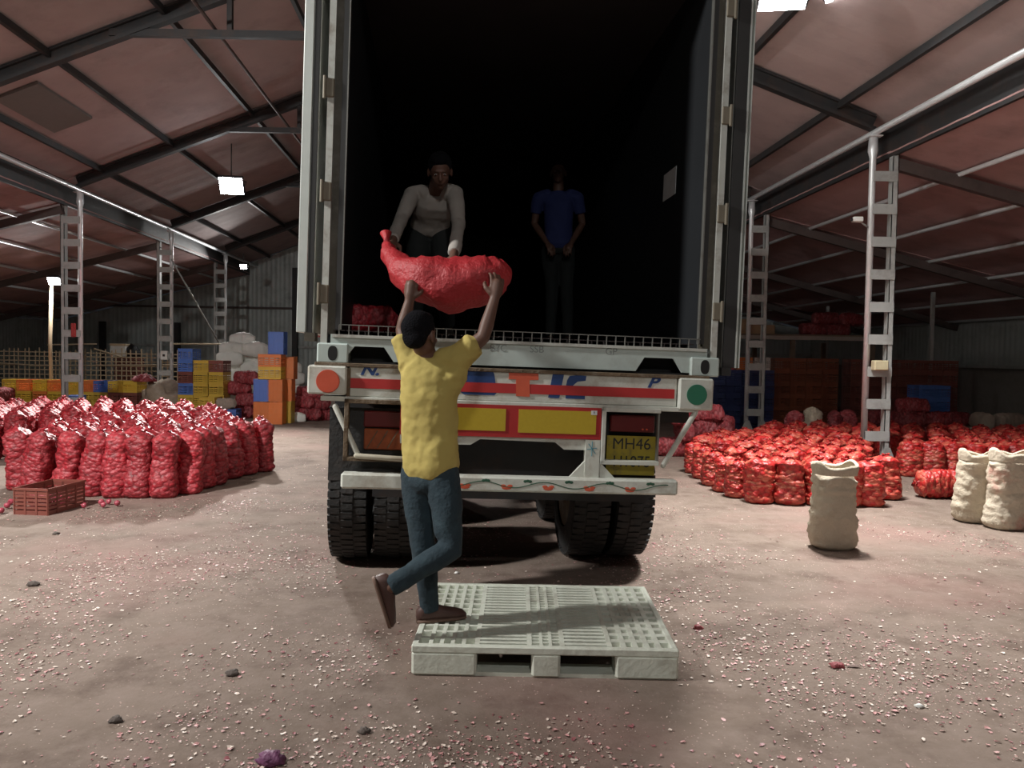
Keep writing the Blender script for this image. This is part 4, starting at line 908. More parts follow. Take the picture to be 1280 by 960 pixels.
p = at(5, 500, 18.0); lying(netdark[0], 0, 0, 1.4, 'red sack lying left of the far left crate row, upper one', z=0.30, thick=0.16, pos=at(2, 500, 18.0), name='red_sack'); lying(netdark[1], 0, 0, 1.5, 'red sack lying left of the far left crate row, lower one', thick=0.16, pos=at(2, 500, 18.0), name='red_sack')
# front brown crate, with its parts
p = ground(38, 645)
fc = thing('brown_crate', 'dark brown plastic crate of loose onions in front of the left sack pile', 'crate', (-4.43, 7.36, 0), (0, 0, R(84)))
W_, L_, H_ = 0.52, 0.34, 0.25
q = MB(); q.box((-W_/2+0.01, -L_/2+0.01, 0), (W_/2-0.01, L_/2-0.01, 0.012)); q.build('base', CR['brown'], fc)
for s in (-1, 1):
    for ax in (0, 1):
        half, other = (W_/2, L_/2) if ax == 0 else (L_/2, W_/2); q = MB()
        def bx(a0, a1, z0, z1, pr=0.0):
            n0, n1 = sorted((s*(half-0.008), s*(half+pr)))
            if ax == 0: q.box((n0, a0, z0), (n1, a1, z1))
            else: q.box((a0, n0, z0), (a1, n1, z1))
        bx(-other, other, 0, 0.04); bx(-other, other, 0.19, 0.225)
        for k in range(4): bx(-other, other, 0.052+k*0.036, 0.052+k*0.036+0.024)
        for k in range(5 if ax else 4): a = -other+2*other*k/(4 if ax else 3); bx(max(-other, a-0.01), min(other, a+0.01), 0, 0.23, 0.005)
        q.build('side_panel' if ax else 'end_panel', CR['brown'], fc)
        q = MB(); bx(-other-0.008, other+0.008, 0.228, H_, 0.01); q.build('rim', CR['brown'], fc)
onion_m = mat('onion_skin', (0.42, 0.07, 0.10), 0.35, var=0.3, scale=4, rnd=0.2); q = MB()
prof = [(0.0, 0.2), (0.1, 0.7), (0.35, 1.0), (0.6, 0.95), (0.8, 0.55), (0.92, 0.2), (1.0, 0.12), (1.12, 0.06)]
q.loft([((0, 0, z*0.05), (0.029*r_, 0, 0), (0, 0.029*r_, 0)) for z, r_ in prof], 12); ON = q.mesh('onion', onion_m, True)
rnd = random.Random(3)
for i in range(34):
    x, y = rnd.uniform(-0.21, 0.21), rnd.uniform(-0.12, 0.12); P_ = fc.matrix_basis @ Vector((x, y, 0.012+0.05*rnd.choice((0, 1, 2, 3))*0.7))
    link('onion', ON, None, P_, (rnd.uniform(-1, 1)*0.3, rnd.uniform(-1, 1)*0.3, rnd.uniform(0, 6)), 'small red onion lying inside the brown crate at left', 'onion', 'onions in the brown crate')
for px, py in ((128, 629), (132, 632), (139, 628), (108, 633), (8, 634), (15, 628), (4, 640), (145, 630)):
    g = ground(px, py+3); link('onion', ON, None, (g.x, g.y, 0.0), (1.2, 0, rnd.uniform(0, 6)), 'loose red onion on the floor %s the brown crate' % ('right of' if px > 60 else 'left of'), 'onion', 'loose onions %s the brown crate' % ('right of' if px > 60 else 'left of')).location.z = 0.028

# crate wall in the dark at right, with a loft of planks above
def wallcols(x0, x1, D, rows, cs, group, label, zoff=0.0):
    px = x0; cc = 0
    while px < x1:
        for k in range(rows):
            crate(random.choice(cs), px, D+random.uniform(-0.03, 0.03), zoff+k*(CH_+0.002), 'end', label % (ORD[cc], LV[k]), group, rz=random.uniform(-0.02, 0.02))
        px += 0.347*961/D; cc += 1
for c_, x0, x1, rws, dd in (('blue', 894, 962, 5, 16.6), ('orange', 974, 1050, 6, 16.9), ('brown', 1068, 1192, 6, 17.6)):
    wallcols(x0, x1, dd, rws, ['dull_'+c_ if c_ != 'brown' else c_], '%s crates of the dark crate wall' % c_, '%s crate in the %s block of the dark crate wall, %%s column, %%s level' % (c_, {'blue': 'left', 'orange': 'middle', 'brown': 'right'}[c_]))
crate('red', 905, 16.6, 5*0.267, 'end', 'bright pinkish red crate on the blue crates beside the lorry, left one'); crate('orange', 927, 16.6, 5*0.267, 'end', 'bright orange crate on the blue crates behind the second right column'); crate('white', 949, 16.6, 5*0.267, 'end', 'pale crate on the right end of the blue crates')
for k, (px, z) in enumerate([(1153, 0), (1153, 0.267), (1172, 0), (1172, 0.267), (1153, 0.534), (1172, 0.534), (1153, 0.801), (1172, 0.801)]):
    crate('blue', px, 16.4, z, 'end', 'blue crate in the small far right block, %s column, %s level' % ('left' if px == 1153 else 'right', LV[int(z/0.26)]), 'small block of blue crates at right')
wood = mat('dull_timber', (0.20, 0.14, 0.10), 0.8, var=0.3, scale=5)
lo = thing('timber_loft', 'timber loft on posts above the dark crates right of the lorry', 'loft', (0, 0, 0))
x0, x1 = at(880, 440, 18.4).x, at(1085, 440, 18.4).x
n = 14
for k in range(n):
    y = 17.9+k*0.22; q = MB(); q.box((x0+0.1*(k % 2), y, 2.12), (x1, y+0.2, 2.16)); q.build('plank', wood, lo)
q = MB(); q.box((x0, 17.85, 2.03), (x1, 17.93, 2.12)); q.build('edge_beam', mat('pale_timber', (0.40, 0.34, 0.30), 0.7), lo)
for x in (x0+0.1, (x0+x1)/2, x1-0.1):
    for y in (17.98, 20.8): q = MB(); q.box((x-0.05, y-0.05, 0), (x+0.05, y+0.05, 2.03)); q.build('post', wood, lo)
carton = mat('carton_board', (0.42, 0.26, 0.15), 0.8, var=0.12)
for px, D, (a, b_, c_), la in ((950, 18.4, (0.55, 0.4, 0.22), 'flat brown carton lying on the timber loft'), (925, 18.9, (0.4, 0.4, 0.38), 'square brown carton on the timber loft beside the lorry')):
    p = at(px, 440, D); t = thing('carton', la, 'box', (p.x, p.y, 2.16)); q = MB(); q.box((-a/2, -b_/2, 0), (a/2, b_/2, c_), ch=0.004); q.build('box_body', carton, t); q = MB(); q.box((-a/2, -0.025, c_-0.001), (a/2, 0.025, c_+0.002)); q.build('tape', mat('brown_tape', (0.3, 0.2, 0.1), 0.3), t)
for i, (px, D, z) in enumerate([(1015, 18.5, 0), (1045, 18.6, 0), (1062, 18.9, 0.26), (1030, 18.6, 0.26)]):
    lying(netdark[i % 3], 0, 0, random.uniform(-0.4, 0.4), 'dusty red sack lying on the timber loft, %s' % ['lower left', 'lower right', 'upper right', 'upper left'][i], 'red sacks on the timber loft', z=2.16+z, thick=0.14, pos=at(px, 440, D), name='red_sack')

# ---------------------------------------------------------------- bamboo lattice fence, far left
fe = thing('bamboo_fence', 'lattice fence of pale bamboo strips in front of the far left wall', 'fence', (0, 0, 0))
D = 23.3; x0, x1 = at(-40, 440, D).x, at(240, 440, D).x; k = 0; x = x0
while x < x1:
    h = 1.52+random.uniform(-0.06, 0.08); q = MB(); q.bar((x, D-0.012+(k % 2)*0.02, 0), (x+random.uniform(-0.03, 0.03), D-0.012+(k % 2)*0.02, h), 0.035, 0.008, up=(0, 1, 0)); q.build('bamboo_strip', bamboo, fe); x += 0.155; k += 1
for k in range(11):
    z = 0.10+k*0.135; q = MB(); q.bar((x0, D, z), (x1, D, z+random.uniform(-0.03, 0.03)), 0.008, 0.032); q.build('bamboo_strip', bamboo, fe)
for (a, b_) in (((-30, 452), (38, 456)), ((38, 457), (228, 456)), ((118, 436), (152, 446)), ((60, 431), (120, 430)), ((215, 430), (276, 430))):
    q = MB(); q.tube([at(*a, D-0.12), at(*b_, D-0.12)], 0.022, 8, rounded=True); q.build('bamboo_rail', mat('pale_bamboo', (0.6, 0.5, 0.35), 0.5), fe, smooth=True)
# things behind the fence
for k in range(5): crate('brown', 154, 24.2, k*0.267, 'end', 'brown crate in the left column behind the bamboo fence, %s level' % LV[k], 'brown crates behind the bamboo fence')
p = at(151, 440, 24.2); t = thing('white_box', 'white box standing above the bamboo fence', 'box', (p.x, p.y, 1.337)); q = MB(); q.box((-0.24, -0.2, 0), (0.24, 0.2, 0.33), ch=0.01); q.build('box_body', whitep, t); q = MB(); q.box((-0.25, -0.21, 0.33), (0.25, 0.21, 0.40), ch=0.01); q.build('lid', bamboo, t)
for k in range(5): crate('brown', 169, 24.2, k*0.267, 'end', 'brown crate in the right column behind the bamboo fence, %s level' % LV[k], 'brown crates behind the bamboo fence')
p = at(166, 440, 24.2); lump('black_bag', mat('black_bag', (0.01, 0.01, 0.012), 0.5, bump=0.6), (p.x, p.y, 1.337), (0.22, 0.18, 0.26), 9, 'black bag bulging above the bamboo fence beside the white box', 'bag', amp=0.3)

# ---------------------------------------------------------------- litter of onion skins
rnd = random.Random(11); vs = []; fs = []; mi = []
def flake(x, y, s, a, m, lift):
    k = len(vs); ca, sa = math.cos(a), math.sin(a); e = rnd.uniform(0.4, 1.0)
    for (dx, dy, dz) in [(math.cos(t_)*r__, math.sin(t_)*r__*e, rnd.uniform(0, .55)) for t_, r__ in ((j_*1.047+rnd.uniform(-.3, .3), rnd.uniform(0.55, 1.25)) for j_ in range(6))]+[(0, 0, 0.15)]:
        vs.append((x+(dx*ca-dy*sa)*s, y+(dx*sa+dy*ca)*s, 0.002+dz*s*lift))
    for i in range(6): fs.append((k+i, k+(i+1) % 6, k+6)); mi.append(m)
cnt = 0
while cnt < 34000:
    y = rnd.uniform(1.6, 16) if rnd.random() < 0.35 else rnd.uniform(1.6, 8); x = rnd.uniform(-0.75, 0.75)*(y+1.5)
    n1 = noise.noise(Vector((x*0.6, y*0.6, 0)))+0.6*noise.noise(Vector((x*1.9, y*1.9, 5)))
    if rnd.random() > max(0.03, min(1, 0.20+1.25*n1)): continue
    if abs(x+SH*y) > 12.5 or x+SH*y < -14: continue
    if 0.185-0.66 < x < 0.185+0.66 and 3.6 < y < 4.7: continue
    r_ = rnd.random(); m = 0 if r_ < 0.36 else 1 if r_ < 0.78 else 2
    flake(x, y, 0.0032+0.011*rnd.random()**2.3, rnd.uniform(0, 6.28), m, 1.0); cnt += 1
q = MB(); q.v = vs; q.f = fs; q.mi = mi
me = bpy.data.meshes.new('onion_skin_litter'); me.from_pydata(vs, [], fs)
for nm, c in (('cream_onion_skin', (0.72, 0.60, 0.52)), ('pink_onion_skin', (0.58, 0.30, 0.29)), ('crimson_onion_skin', (0.30, 0.10, 0.11))): me.materials.append(mat(nm, c, 0.5, scale=30))
me.polygons.foreach_set('material_index', mi); me.update()
link('onion_skin_litter', me, label='thin pink and cream onion skins scattered over the whole floor', cat='litter', kind='stuff')
mud = mat('dark_clod', (0.10, 0.08, 0.07), 0.9, bump=0.8)
for i, (px, py, r_, m, la, nm, ct) in enumerate([(42, 732, .028, mud, 'dark clod on the floor below the brown crate', 'clod', 'clod'), (290, 844, .024, mud, 'small dark clod on the floor at lower left, highest of the three there', 'clod', 'clod'),
        (145, 902, .022, mud, 'small dark clod near the bottom left', 'clod', 'clod'), (455, 916, .02, mud, 'dark clod near the bottom edge left of the pallet', 'clod', 'clod'), (70, 668, .02, mud, 'small dark clod just below the brown crate', 'clod', 'clod'),
        (338, 953, .04, mat('purple_peel', (0.16, 0.05, 0.12), 0.6, bump=0.6), 'purple clump of onion peel at the bottom edge', 'onion_peel', 'peel'),
        (873, 786, .022, mat('red_peel', (0.32, 0.07, 0.08), 0.6, bump=0.6), 'crumpled dark red onion peel right of the pallet', 'onion_peel', 'peel'), (1046, 834, .025, MATS['red_peel'], 'crumpled red onion peel beside the brown leaf', 'onion_peel', 'peel'),
        (1149, 884, .014, whitep, 'small white scrap at lower right', 'scrap', 'scrap'), (571, 717, .014, whitep, 'small white scrap on the floor behind the pallet', 'scrap', 'scrap')]):
    g = ground(px, py); lump(nm, m, (g.x, g.y, 0.001), (r_*1.3, r_, r_*0.7), i, la, ct, n=14, amp=0.6)
g = ground(1067, 834); q = MB(); q.loft([((-0.035, 0, .004), (0, .002, 0), (0, 0, .001)), ((-0.015, 0, .006), (0, .012, 0), (0, 0, .0015)), ((0.01, 0, .008), (0, .013, 0), (0, 0, .0015)), ((0.038, 0, .014), (0, .002, 0), (0, 0, .001))], 10)
q.build('dry_leaf', mat('dry_leaf', (0.13, 0.07, 0.05), 0.7), None, loc=(g.x, g.y, 0), label='dry brown leaf on the floor at lower right', cat='leaf')
# ================================================================ PEOPLE
skin_d = mat('brown_skin', (0.13, 0.065, 0.045), 0.55, var=0.12, scale=12)
hair_m = mat('black_hair', (0.008, 0.008, 0.010), 0.95, spec=0.1, var=0.4, scale=60, bump=0.6, bscale=120)
shirt_y = mat('yellow_cotton', (0.50, 0.40, 0.12), 0.9, var=0.10, scale=6, bump=0.25, bscale=18)
jeans = mat('dark_teal_denim', (0.020, 0.038, 0.050), 0.9, var=0.3, scale=10, bump=0.3, bscale=60, dirt=(0.045, 0.08, 0.095), dscale=6, damt=0.45)
shoe_m = mat('brown_leather', (0.075, 0.035, 0.028), 0.6, var=0.25); sole_m = mat('tan_sole', (0.15, 0.09, 0.065), 0.8)
wr = bpy.data.textures.new('wrinkle', 'CLOUDS'); wr.noise_scale = 0.11; wr.noise_depth = 2
def remesh(q, name, m, parent, vox, smooth=4, wrinkle=0.0, label=None):
    o = link(name, q.mesh(name, m, True), None)
    r_ = o.modifiers.new('r', 'REMESH'); r_.mode = 'VOXEL'; r_.voxel_size = vox; r_.use_smooth_shade = True
    s_ = o.modifiers.new('s', 'SMOOTH'); s_.factor = 0.5; s_.iterations = smooth
    if wrinkle: d_ = o.modifiers.new('d', 'DISPLACE'); d_.texture = wr; d_.strength = wrinkle; d_.mid_level = 0.5
    me = bpy.data.meshes.new_from_object(o.evaluated_get(bpy.context.evaluated_depsgraph_get())); me.name = name
    bpy.data.objects.remove(o)
    if not me.materials: me.materials.append(m)
    if parent: me.transform(parent.matrix_basis.inverted())
    n = link(name, me, parent, label=label)
    return n
def basis(fwd, up=(0, 0, 1)):
    f = Vector(fwd).normalized(); u = Vector(up); r_ = f.cross(u).normalized(); u = r_.cross(f); return Matrix((r_, f, u)).transposed()    # columns: right, forward, up
def head(q, c, fwd, up):
    B_ = basis(fwd, up); c = Vector(c)
    def P(x, y, z): return c+B_ @ Vector((x, y, z))
    q.ball(P(0, -0.012, 0.025), (0.076, 0.096, 0.090), 20, B_)            # cranium
    q.ball(P(0, 0.022, -0.035), (0.060, 0.068, 0.075), 18, B_)            # face
    q.ball(P(0, 0.048, -0.088), (0.030, 0.030, 0.024), 12, B_)            # chin
    q.tube([P(0, 0.086, 0.005), P(0, 0.100, -0.018), P(0, 0.104, -0.030)], [0.008, 0.011, 0.014], 10, rounded=True)   # nose
    q.ball(P(0, 0.083, -0.060), (0.024, 0.012, 0.010), 10, B_)            # lips
    q.ball(P(0, 0.080, 0.022), (0.046, 0.012, 0.008), 10, B_)             # brow
    for s in (-1, 1):
        q.ball(P(s*0.079, -0.008, -0.012), (0.010, 0.020, 0.032), 12, B_) # ear
        q.ball(P(s*0.04, 0.062, -0.028), (0.018, 0.016, 0.016), 10, B_)
    return B_, P
def hand(q, wrist, d, palm_n, curl=0.6, side=1, s=1.0):
    """wrist point, direction of the hand, direction the palm faces; fingers curl towards the palm"""
    d = Vector(d).normalized(); n = Vector(palm_n); n = (n-d*n.dot(d)).normalized(); w_ = d.cross(n)*side
    p = Vector(wrist); q.tube([p-d*0.01, p+d*0.03, p+d*0.085], [0.025, 0.03, 0.03], 12, rounded=True)
    M = Matrix((w_, d, n)).transposed(); q.ball(p+d*0.05, (0.041, 0.052, 0.017), 14, M); q.ball(p+d*0.075, (0.043, 0.022, 0.015), 14, M)
    for k, L_ in enumerate((0.066, 0.075, 0.070, 0.055)):
        a = p+d*(0.088-0.004*abs(k-1.3))+w_*(0.031-k*0.0205); t = curl; pts = [a-d*0.015]; cur = a
        for j, f in enumerate((0.45, 0.32, 0.25)):
            t += curl*0.8*j; dd = d*math.cos(t)+n*math.sin(t)+w_*(0.10-0.07*k); pts.append(cur); cur = cur+dd.normalized()*L_*f*1.25*s
        pts.append(cur); q.tube(pts, [0.0095, 0.0095, 0.009, 0.0085, 0.007], 10, rounded=True)
    b_ = p+d*0.025+w_*0.028; q.tube([b_, b_+d*0.025+w_*0.026+n*0.012, b_+d*0.052+w_*0.030+n*0.030, b_+d*0.068+w_*0.024+n*0.045], [0.014, 0.0125, 0.011, 0.009], 10, rounded=True)
def limb(q, pts, rs, n=16): 
    # subdivide so that the limb bulges and tapers smoothly
    q.tube(pts, rs, n, rounded=True)
def mid(a, b_, t): return Vector(a).lerp(Vector(b_), t)
def shoe(parent, heel, toe, up, m=shoe_m, label=None):
    heel, toe = Vector(heel), Vector(toe); d = (toe-heel); L_ = d.length; d.normalize(); u = Vector(up); u = (u-d*u.dot(d)).normalized(); s = d.cross(u)
    q = MB()
    rings = [(-0.01, 0.022, 0.03, 0.035), (0.02, 0.032, 0.042, 0.046), (0.08, 0.034, 0.042, 0.046), (0.14, 0.042, 0.032, 0.036), (0.20, 0.044, 0.026, 0.028), (0.245, 0.036, 0.02, 0.021), (0.262, 0.02, 0.012, 0.013)]
    k = L_/0.262
    q.loft([(heel+d*(t*k)+u*zc_, s*rx, u*rz_) for t, rx, rz_, zc_ in rings], 18, p=2.4)
    o = q.build('shoe', m, parent, smooth=True, label=label); o.data.transform(parent.matrix_basis.inverted())
    q = MB(); q.loft([(heel+d*(t*k)+u*0.004, s*(rx+0.004), u*0.011) for t, rx, rz_, zc_ in rings], 18, p=2.6)
    o2 = q.build('sole', sole_m, o, smooth=True); o2.data.transform(parent.matrix_basis.inverted())
    return o
def hair(parent, c, B_, back=0.012, up=0.03, cap=False):
    q = MB(); c = Vector(c)
    P = lambda x, y, z: c+B_ @ Vector((x, y, z))
    q.ball(P(0, -0.024, 0.040), (0.084, 0.098, 0.088), 22, B_); q.ball(P(0, -0.055, -0.01), (0.070, 0.058, 0.062), 18, B_); q.ball(P(0, 0.03, 0.085), (0.058, 0.055, 0.036), 14, B_)
    return remesh(q, 'hair', hair_m, parent, 0.007, 2, 0.012)
def eyes(parent, P, B_):
    for s in (-1, 1):
        q = MB(); q.ball(P(s*0.030, 0.078, 0.0), (0.009, 0.006, 0.005), 12, B_, 0); q.ball(P(s*0.030, 0.0825, 0.0), (0.0045, 0.0035, 0.0045), 8, B_, 1)
        o = q.build('eye', [mat('eye_white', (0.6, 0.58, 0.55), 0.3), hair_m], parent, smooth=True); o.data.transform(parent.matrix_basis.inverted())

# ---------------- man in the yellow shirt, lifting the sack, seen from behind
pa = thing('person', 'person in yellow shirt and dark jeans standing on the pallet, lifting a red sack', 'person', (-0.40, 4.0, 0.15))
hipL, hipR = at(521, 590, 4.02), at(553, 590, 3.96); kneeL, ankL = at(529, 686, 3.97), at(537, 762, 4.00)
kneeR, ankR = at(563, 686, 3.86), at(489, 733, 3.74)
shL, shR = at(513, 453, 4.02), at(570, 450, 3.98); elL, elR = at(503, 412, 4.08), at(604, 421, 3.96); wrL, wrR = at(512, 376, 4.08), at(618, 374, 4.00)
hd = at(526, 419, 3.95); neck0, neck1 = at(535, 450, 4.0), at(529, 432, 3.99)
pel = (hipL+hipR)/2; fwdA = Vector((0.45, 0.85, 0)); upA = Vector((-0.10, -0.08, 1))
q = MB()
side = (shR-shL).normalized(); 
def torso(q, pel, neck, sideh, sides, wh, ww, wc, ws, dep, grow=0.0, top=1.0):
    f = lambda t: mid(pel, neck, t); rs = []
    for t, wd, dp in ((-0.10, wh*0.8, dep*0.85), (0.0, wh, dep), (0.25, ww, dep*0.88), (0.5, wc, dep*0.98), (0.75, ws*0.92, dep), (0.88, ws*0.80, dep*0.8), (0.97, ws*0.45, dep*0.6)):
        if t > top: break
        s = Vector(sideh).lerp(Vector(sides), max(0, min(1, t))).normalized(); u = (neck-pel).normalized(); s = (s-u*s.dot(u)).normalized(); fr = u.cross(s)
        rs.append((f(t), s*(wd+grow), fr*(dp+grow)))
    q.loft(rs, 24, p=2.3)
sh_ = (hipR-hipL).normalized()
torso(q, pel, neck0, sh_, side, 0.135, 0.115, 0.135, 0.155, 0.095)
q.tube([neck0-Vector((0, 0, 0.03)), neck1, hd-Vector((0, 0, 0.03))], [0.062, 0.055, 0.052], 16)
BA, PA = head(q, hd, fwdA, upA)
for h_, k_, a_ in ((hipL, kneeL, ankL), (hipR, kneeR, ankR)):
    limb(q, [h_, mid(h_, k_, 0.35), mid(h_, k_, 0.8), k_, mid(k_, a_, 0.3), mid(k_, a_, 0.7), a_], [0.082, 0.080, 0.060, 0.054, 0.056, 0.042, 0.035])
for s_, e_, w_ in ((shL, elL, wrL), (shR, elR, wrR)):
    limb(q, [mid(s_, neck0, 0.25), s_, mid(s_, e_, 0.5), e_, mid(e_, w_, 0.3), w_], [0.05, 0.052, 0.044, 0.037, 0.037, 0.026])
hand(q, wrL, (wrL-elL).lerp(Vector((0.0, 0.02, 0.1)), 0.7), (0.3, 0.9, 0.1), 0.55, -1)
hand(q, wrR, (wrR-elR).lerp(Vector((0.0, 0.05, 0.1)), 0.6), (-0.35, 0.9, 0.1), 0.32, 1)
foot_up = (ankR-kneeR).normalized()
remesh(q, 'body', skin_d, pa, 0.0055, 3)
hair(pa, hd, BA)
# T-shirt
q = MB(); hem = at(538, 583, 3.99); torso(q, hem, neck0+Vector((0, 0, 0.03)), sh_, side, 0.155, 0.148, 0.150, 0.165, 0.118, 0.0)
for s_, e_ in ((shL, elL), (shR, elR)):
    limb(q, [mid(s_, neck0, 0.45), s_, mid(s_, e_, 0.55)], [0.068, 0.072, 0.064])
    q.tube([mid(s_, e_, 0.3), mid(s_, e_, 0.72)], [0.070, 0.070], 18)
limb(q, [mid(shL, hem, 0.15), mid(shL, hem, 0.35)], [0.07, 0.06]); limb(q, [mid(shR, hem, 0.15), mid(shR, hem, 0.35)], [0.08, 0.06])
remesh(q, 'shirt', shirt_y, pa, 0.008, 16, 0.032)
# jeans
q = MB(); torso(q, pel+Vector((0, 0, 0.07)), neck0, sh_, side, 0.143, 0.125, 0.14, 0.16, 0.110, 0.0, top=0.2); q.ball(pel-Vector((0, 0, 0.045)), (0.125, 0.108, 0.085), 18)
for h_, k_, a_ in ((hipL, kneeL, ankL), (hipR, kneeR, ankR)):
    limb(q, [h_, mid(h_, k_, 0.35), mid(h_, k_, 0.8), k_, mid(k_, a_, 0.3), mid(k_, a_, 0.7)], [0.088, 0.088, 0.070, 0.066, 0.064, 0.054])
    q.tube([mid(k_, a_, 0.6), mid(k_, a_, 1.02)], [0.055, 0.050], 18)
remesh(q, 'jeans', jeans, pa, 0.008, 4, 0.018)
PT = 0.152
shoe(pa, (ankL.x-0.055, ankL.y-0.02, PT), (ankL.x+0.185, ankL.y+0.07, PT), (0, 0, 1), label='brown shoe standing on the pallet')
dn = Vector((0.10, -0.03, -1)).normalized(); ups = (Vector((0.72, 0.5, -0.1)))
heel = ankR+Vector((-0.085, -0.01, 0.035)); toe = heel+Vector((0.075, 0.02, -0.24)); shoe(pa, heel, toe, Vector((1, 0.2, 0.1)), label='brown shoe lifted with its sole to the left')

# ---------------- sack being lifted
sk = mat('bright_red_net', (0.40, 0.02, 0.027), 0.55, var=0.2, bump=0.5, bscale=45, dirt=(0.3, 0.02, 0.02), dscale=7)
D0 = 4.2; pts = [(484, 305), (488, 318), (503, 338), (530, 350), (562, 356), (592, 352), (617, 343), (630, 335), (634, 331)]; rr = [0.028, 0.050, 0.085, 0.125, 0.148, 0.142, 0.115, 0.07, 0.035]
P3 = [at(x, y, D0+(0.35 if i == 0 else 0.22 if i == 1 else 0.08 if i == 2 else 0)) for i, (x, y) in enumerate(pts)]
def lumpy_tube(pts, rr, seed, n=30, sub=5, amp=0.013):
    q = MB(); P_, R_ = [], []
    for i in range(len(pts)-1):
        for k in range(sub): t = k/sub; P_.append(mid(pts[i], pts[i+1], t)); R_.append(rr[i]*(1-t)+rr[i+1]*t)
    P_.append(pts[-1]); R_.append(rr[-1]); q.tube(P_, R_, n)
    q.v = [tuple(Vector(v)+(Vector(v)-P_[min(i//n, len(P_)-1)]).normalized()*((0.5-noise.voronoi(Vector(v)*17)[0][0])*amp*2+noise.noise(Vector(v)*7)*amp)) for i, v in enumerate(q.v)]
    return q
sv = thing('onion_sack', 'bright red net sack held up in the air between the two men', 'sack', P3[4])
o = lumpy_tube(P3, rr, 1).build('net_bag', sk, sv, smooth=True); o.data.transform(sv.matrix_basis.inverted())
q = MB(); e = P3[0]; q.tube([e, e+Vector((-0.008, 0.02, 0.03)), e+Vector((-0.015, 0.04, 0.07))], [0.024, 0.016, 0.035], 12); o = q.build('mouth', sk, sv, smooth=True); o.data.transform(sv.matrix_basis.inverted())

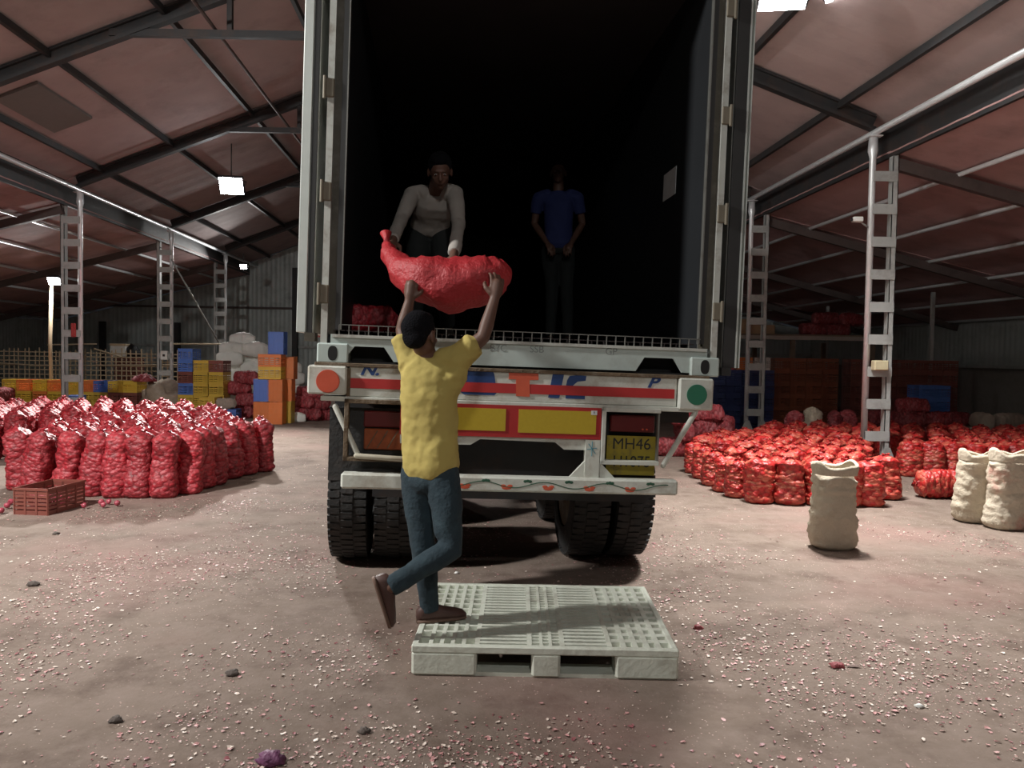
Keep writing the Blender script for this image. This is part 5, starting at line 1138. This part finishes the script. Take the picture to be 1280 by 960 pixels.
# ---------------- man in the pale shirt, bending inside the container
shirt_w = mat('pale_cotton', (0.36, 0.33, 0.30), 0.85, bump=0.25, bscale=18); trous = mat('black_trousers', (0.015, 0.018, 0.018), 0.9)
zfl = (TM @ Vector((0, 0.9, zf))).z+0.004
def standing(label, D, hdp, neckp, shl, shr, ell, elr, wrl, wrr, hem, kl, kr, fl_, fr, fwd, up, shirt, trm, long_sleeve, cat='person', palm=(0, 0.3, -1)):
    t = thing('person', label, cat, (at(hem[0], hem[1], D).x, D, zfl)); A = lambda p: at(p[0], p[1], D+(p[2] if len(p) > 2 else 0))
    hd, nk = A(hdp), A(neckp); sl, sr, el, er, wl_, wr_ = map(A, (shl, shr, ell, elr, wrl, wrr)); pv = A(hem); kl, kr = A(kl), A(kr)
    al = A(fl_); ar = A(fr); al.z = ar.z = zfl+0.09
    sd = (sr-sl).normalized(); q = MB(); hl = pv-sd*0.085-Vector((0, 0, 0.06)); hr = pv+sd*0.085-Vector((0, 0, 0.06))
    torso(q, pv, nk, (1, 0, 0), sd, 0.13, 0.115, 0.135, 0.15, 0.095); q.tube([nk, mid(nk, hd, 0.6)], [0.058, 0.052], 14); B_, P = head(q, hd, fwd, up)
    for h_, k_, a_ in ((hl, kl, al), (hr, kr, ar)): limb(q, [h_, mid(h_, k_, 0.35), mid(h_, k_, 0.8), k_, mid(k_, a_, 0.3), mid(k_, a_, 0.7), a_], [0.082, 0.080, 0.060, 0.054, 0.054, 0.042, 0.035])
    for s_, e_, w_ in ((sl, el, wl_), (sr, er, wr_)): limb(q, [mid(s_, nk, 0.25), s_, mid(s_, e_, 0.5), e_, mid(e_, w_, 0.3), w_], [0.05, 0.05, 0.042, 0.036, 0.036, 0.026])
    hand(q, wl_, wl_-el, palm, 0.5, 1); hand(q, wr_, wr_-er, palm, 0.5, -1)
    remesh(q, 'body', skin_d, t, 0.007, 3); hair(t, hd, B_); eyes(t, P, B_)
    q = MB(); torso(q, pv, nk, (1, 0, 0), sd, 0.15, 0.14, 0.152, 0.162, 0.115)
    for s_, e_, w_ in ((sl, el, wl_), (sr, er, wr_)):
        if long_sleeve: limb(q, [mid(s_, nk, 0.4), s_, mid(s_, e_, 0.5), e_, mid(e_, w_, 0.5)], [0.064, 0.064, 0.054, 0.048, 0.042]); q.tube([mid(e_, w_, 0.3), mid(e_, w_, 0.88)], [0.045, 0.037], 14)
        else: limb(q, [mid(s_, nk, 0.4), s_], [0.064, 0.066]); q.tube([s_, mid(s_, e_, 0.6)], [0.064, 0.060], 16)
    remesh(q, 'shirt', shirt, t, 0.009, 4, 0.018)
    q = MB(); torso(q, pv-Vector((0, 0, 0.04)), nk, (1, 0, 0), sd, 0.14, 0.125, 0.14, 0.15, 0.108, top=0.2)
    for h_, k_, a_ in ((hl, kl, al), (hr, kr, ar)): limb(q, [h_, mid(h_, k_, 0.35), mid(h_, k_, 0.8), k_, mid(k_, a_, 0.3), mid(k_, a_, 0.7)], [0.09, 0.088, 0.07, 0.066, 0.062, 0.055]); q.tube([mid(k_, a_, 0.6), mid(k_, a_, 1.0)], [0.056, 0.052], 16)
    remesh(q, 'trousers', trm, t, 0.009, 4, 0.015)
    for a_ in (al, ar):
        f = Vector((fwd[0], fwd[1], 0)).normalized(); h0 = Vector((a_.x, a_.y, zfl))-f*0.06; shoe(t, h0, h0+f*0.25, (0, 0, 1), mat('dark_shoe', (0.03, 0.025, 0.02), 0.6))
    return t
standing('person in a pale long-sleeved shirt bending inside the container over the raised sack', 5.45,
    (550, 214, -0.16), (545, 238, 0.0), (515, 244, 0), (569, 242, 0), (501, 275, -0.25), (573, 280, -0.22), (490, 303, -0.75), (567, 322, -0.85), (538, 283, 0.25),
    (520, 362, 0.12), (556, 362, 0.12), (518, 410, 0.24), (560, 410, 0.24), (0.1, -0.8, -0.45), (0, -0.4, 1), shirt_w, trous, True)
standing('person in a dark blue shirt standing in the dark deeper inside the container', 7.9,
    (698, 216, -0.03), (698, 238, 0), (673, 248, 0), (722, 248, 0), (668, 280, 0.05), (728, 280, 0.05), (684, 304, -0.15), (714, 304, -0.15), (698, 306, 0),
    (690, 362, 0), (708, 362, 0), (688, 410, 0), (710, 410, 0), (-0.1, -1, 0), (0, 0, 1), mat('dark_blue_shirt', (0.02, 0.03, 0.12), 0.85), trous, False)
# red sacks already loaded
for i, (px, D, z, rz) in enumerate([(455, 5.6, 0, 0.4), (440, 6.2, 0, 0.2)]):
    p = at(px, 400, D); lying(PL[i], 0, 0, rz, ['red net onion sack lying just inside the container at left', 'red net onion sack lying behind another inside the container at left'][i], z=zfl+z, thick=0.15, pos=p, sc=0.8)
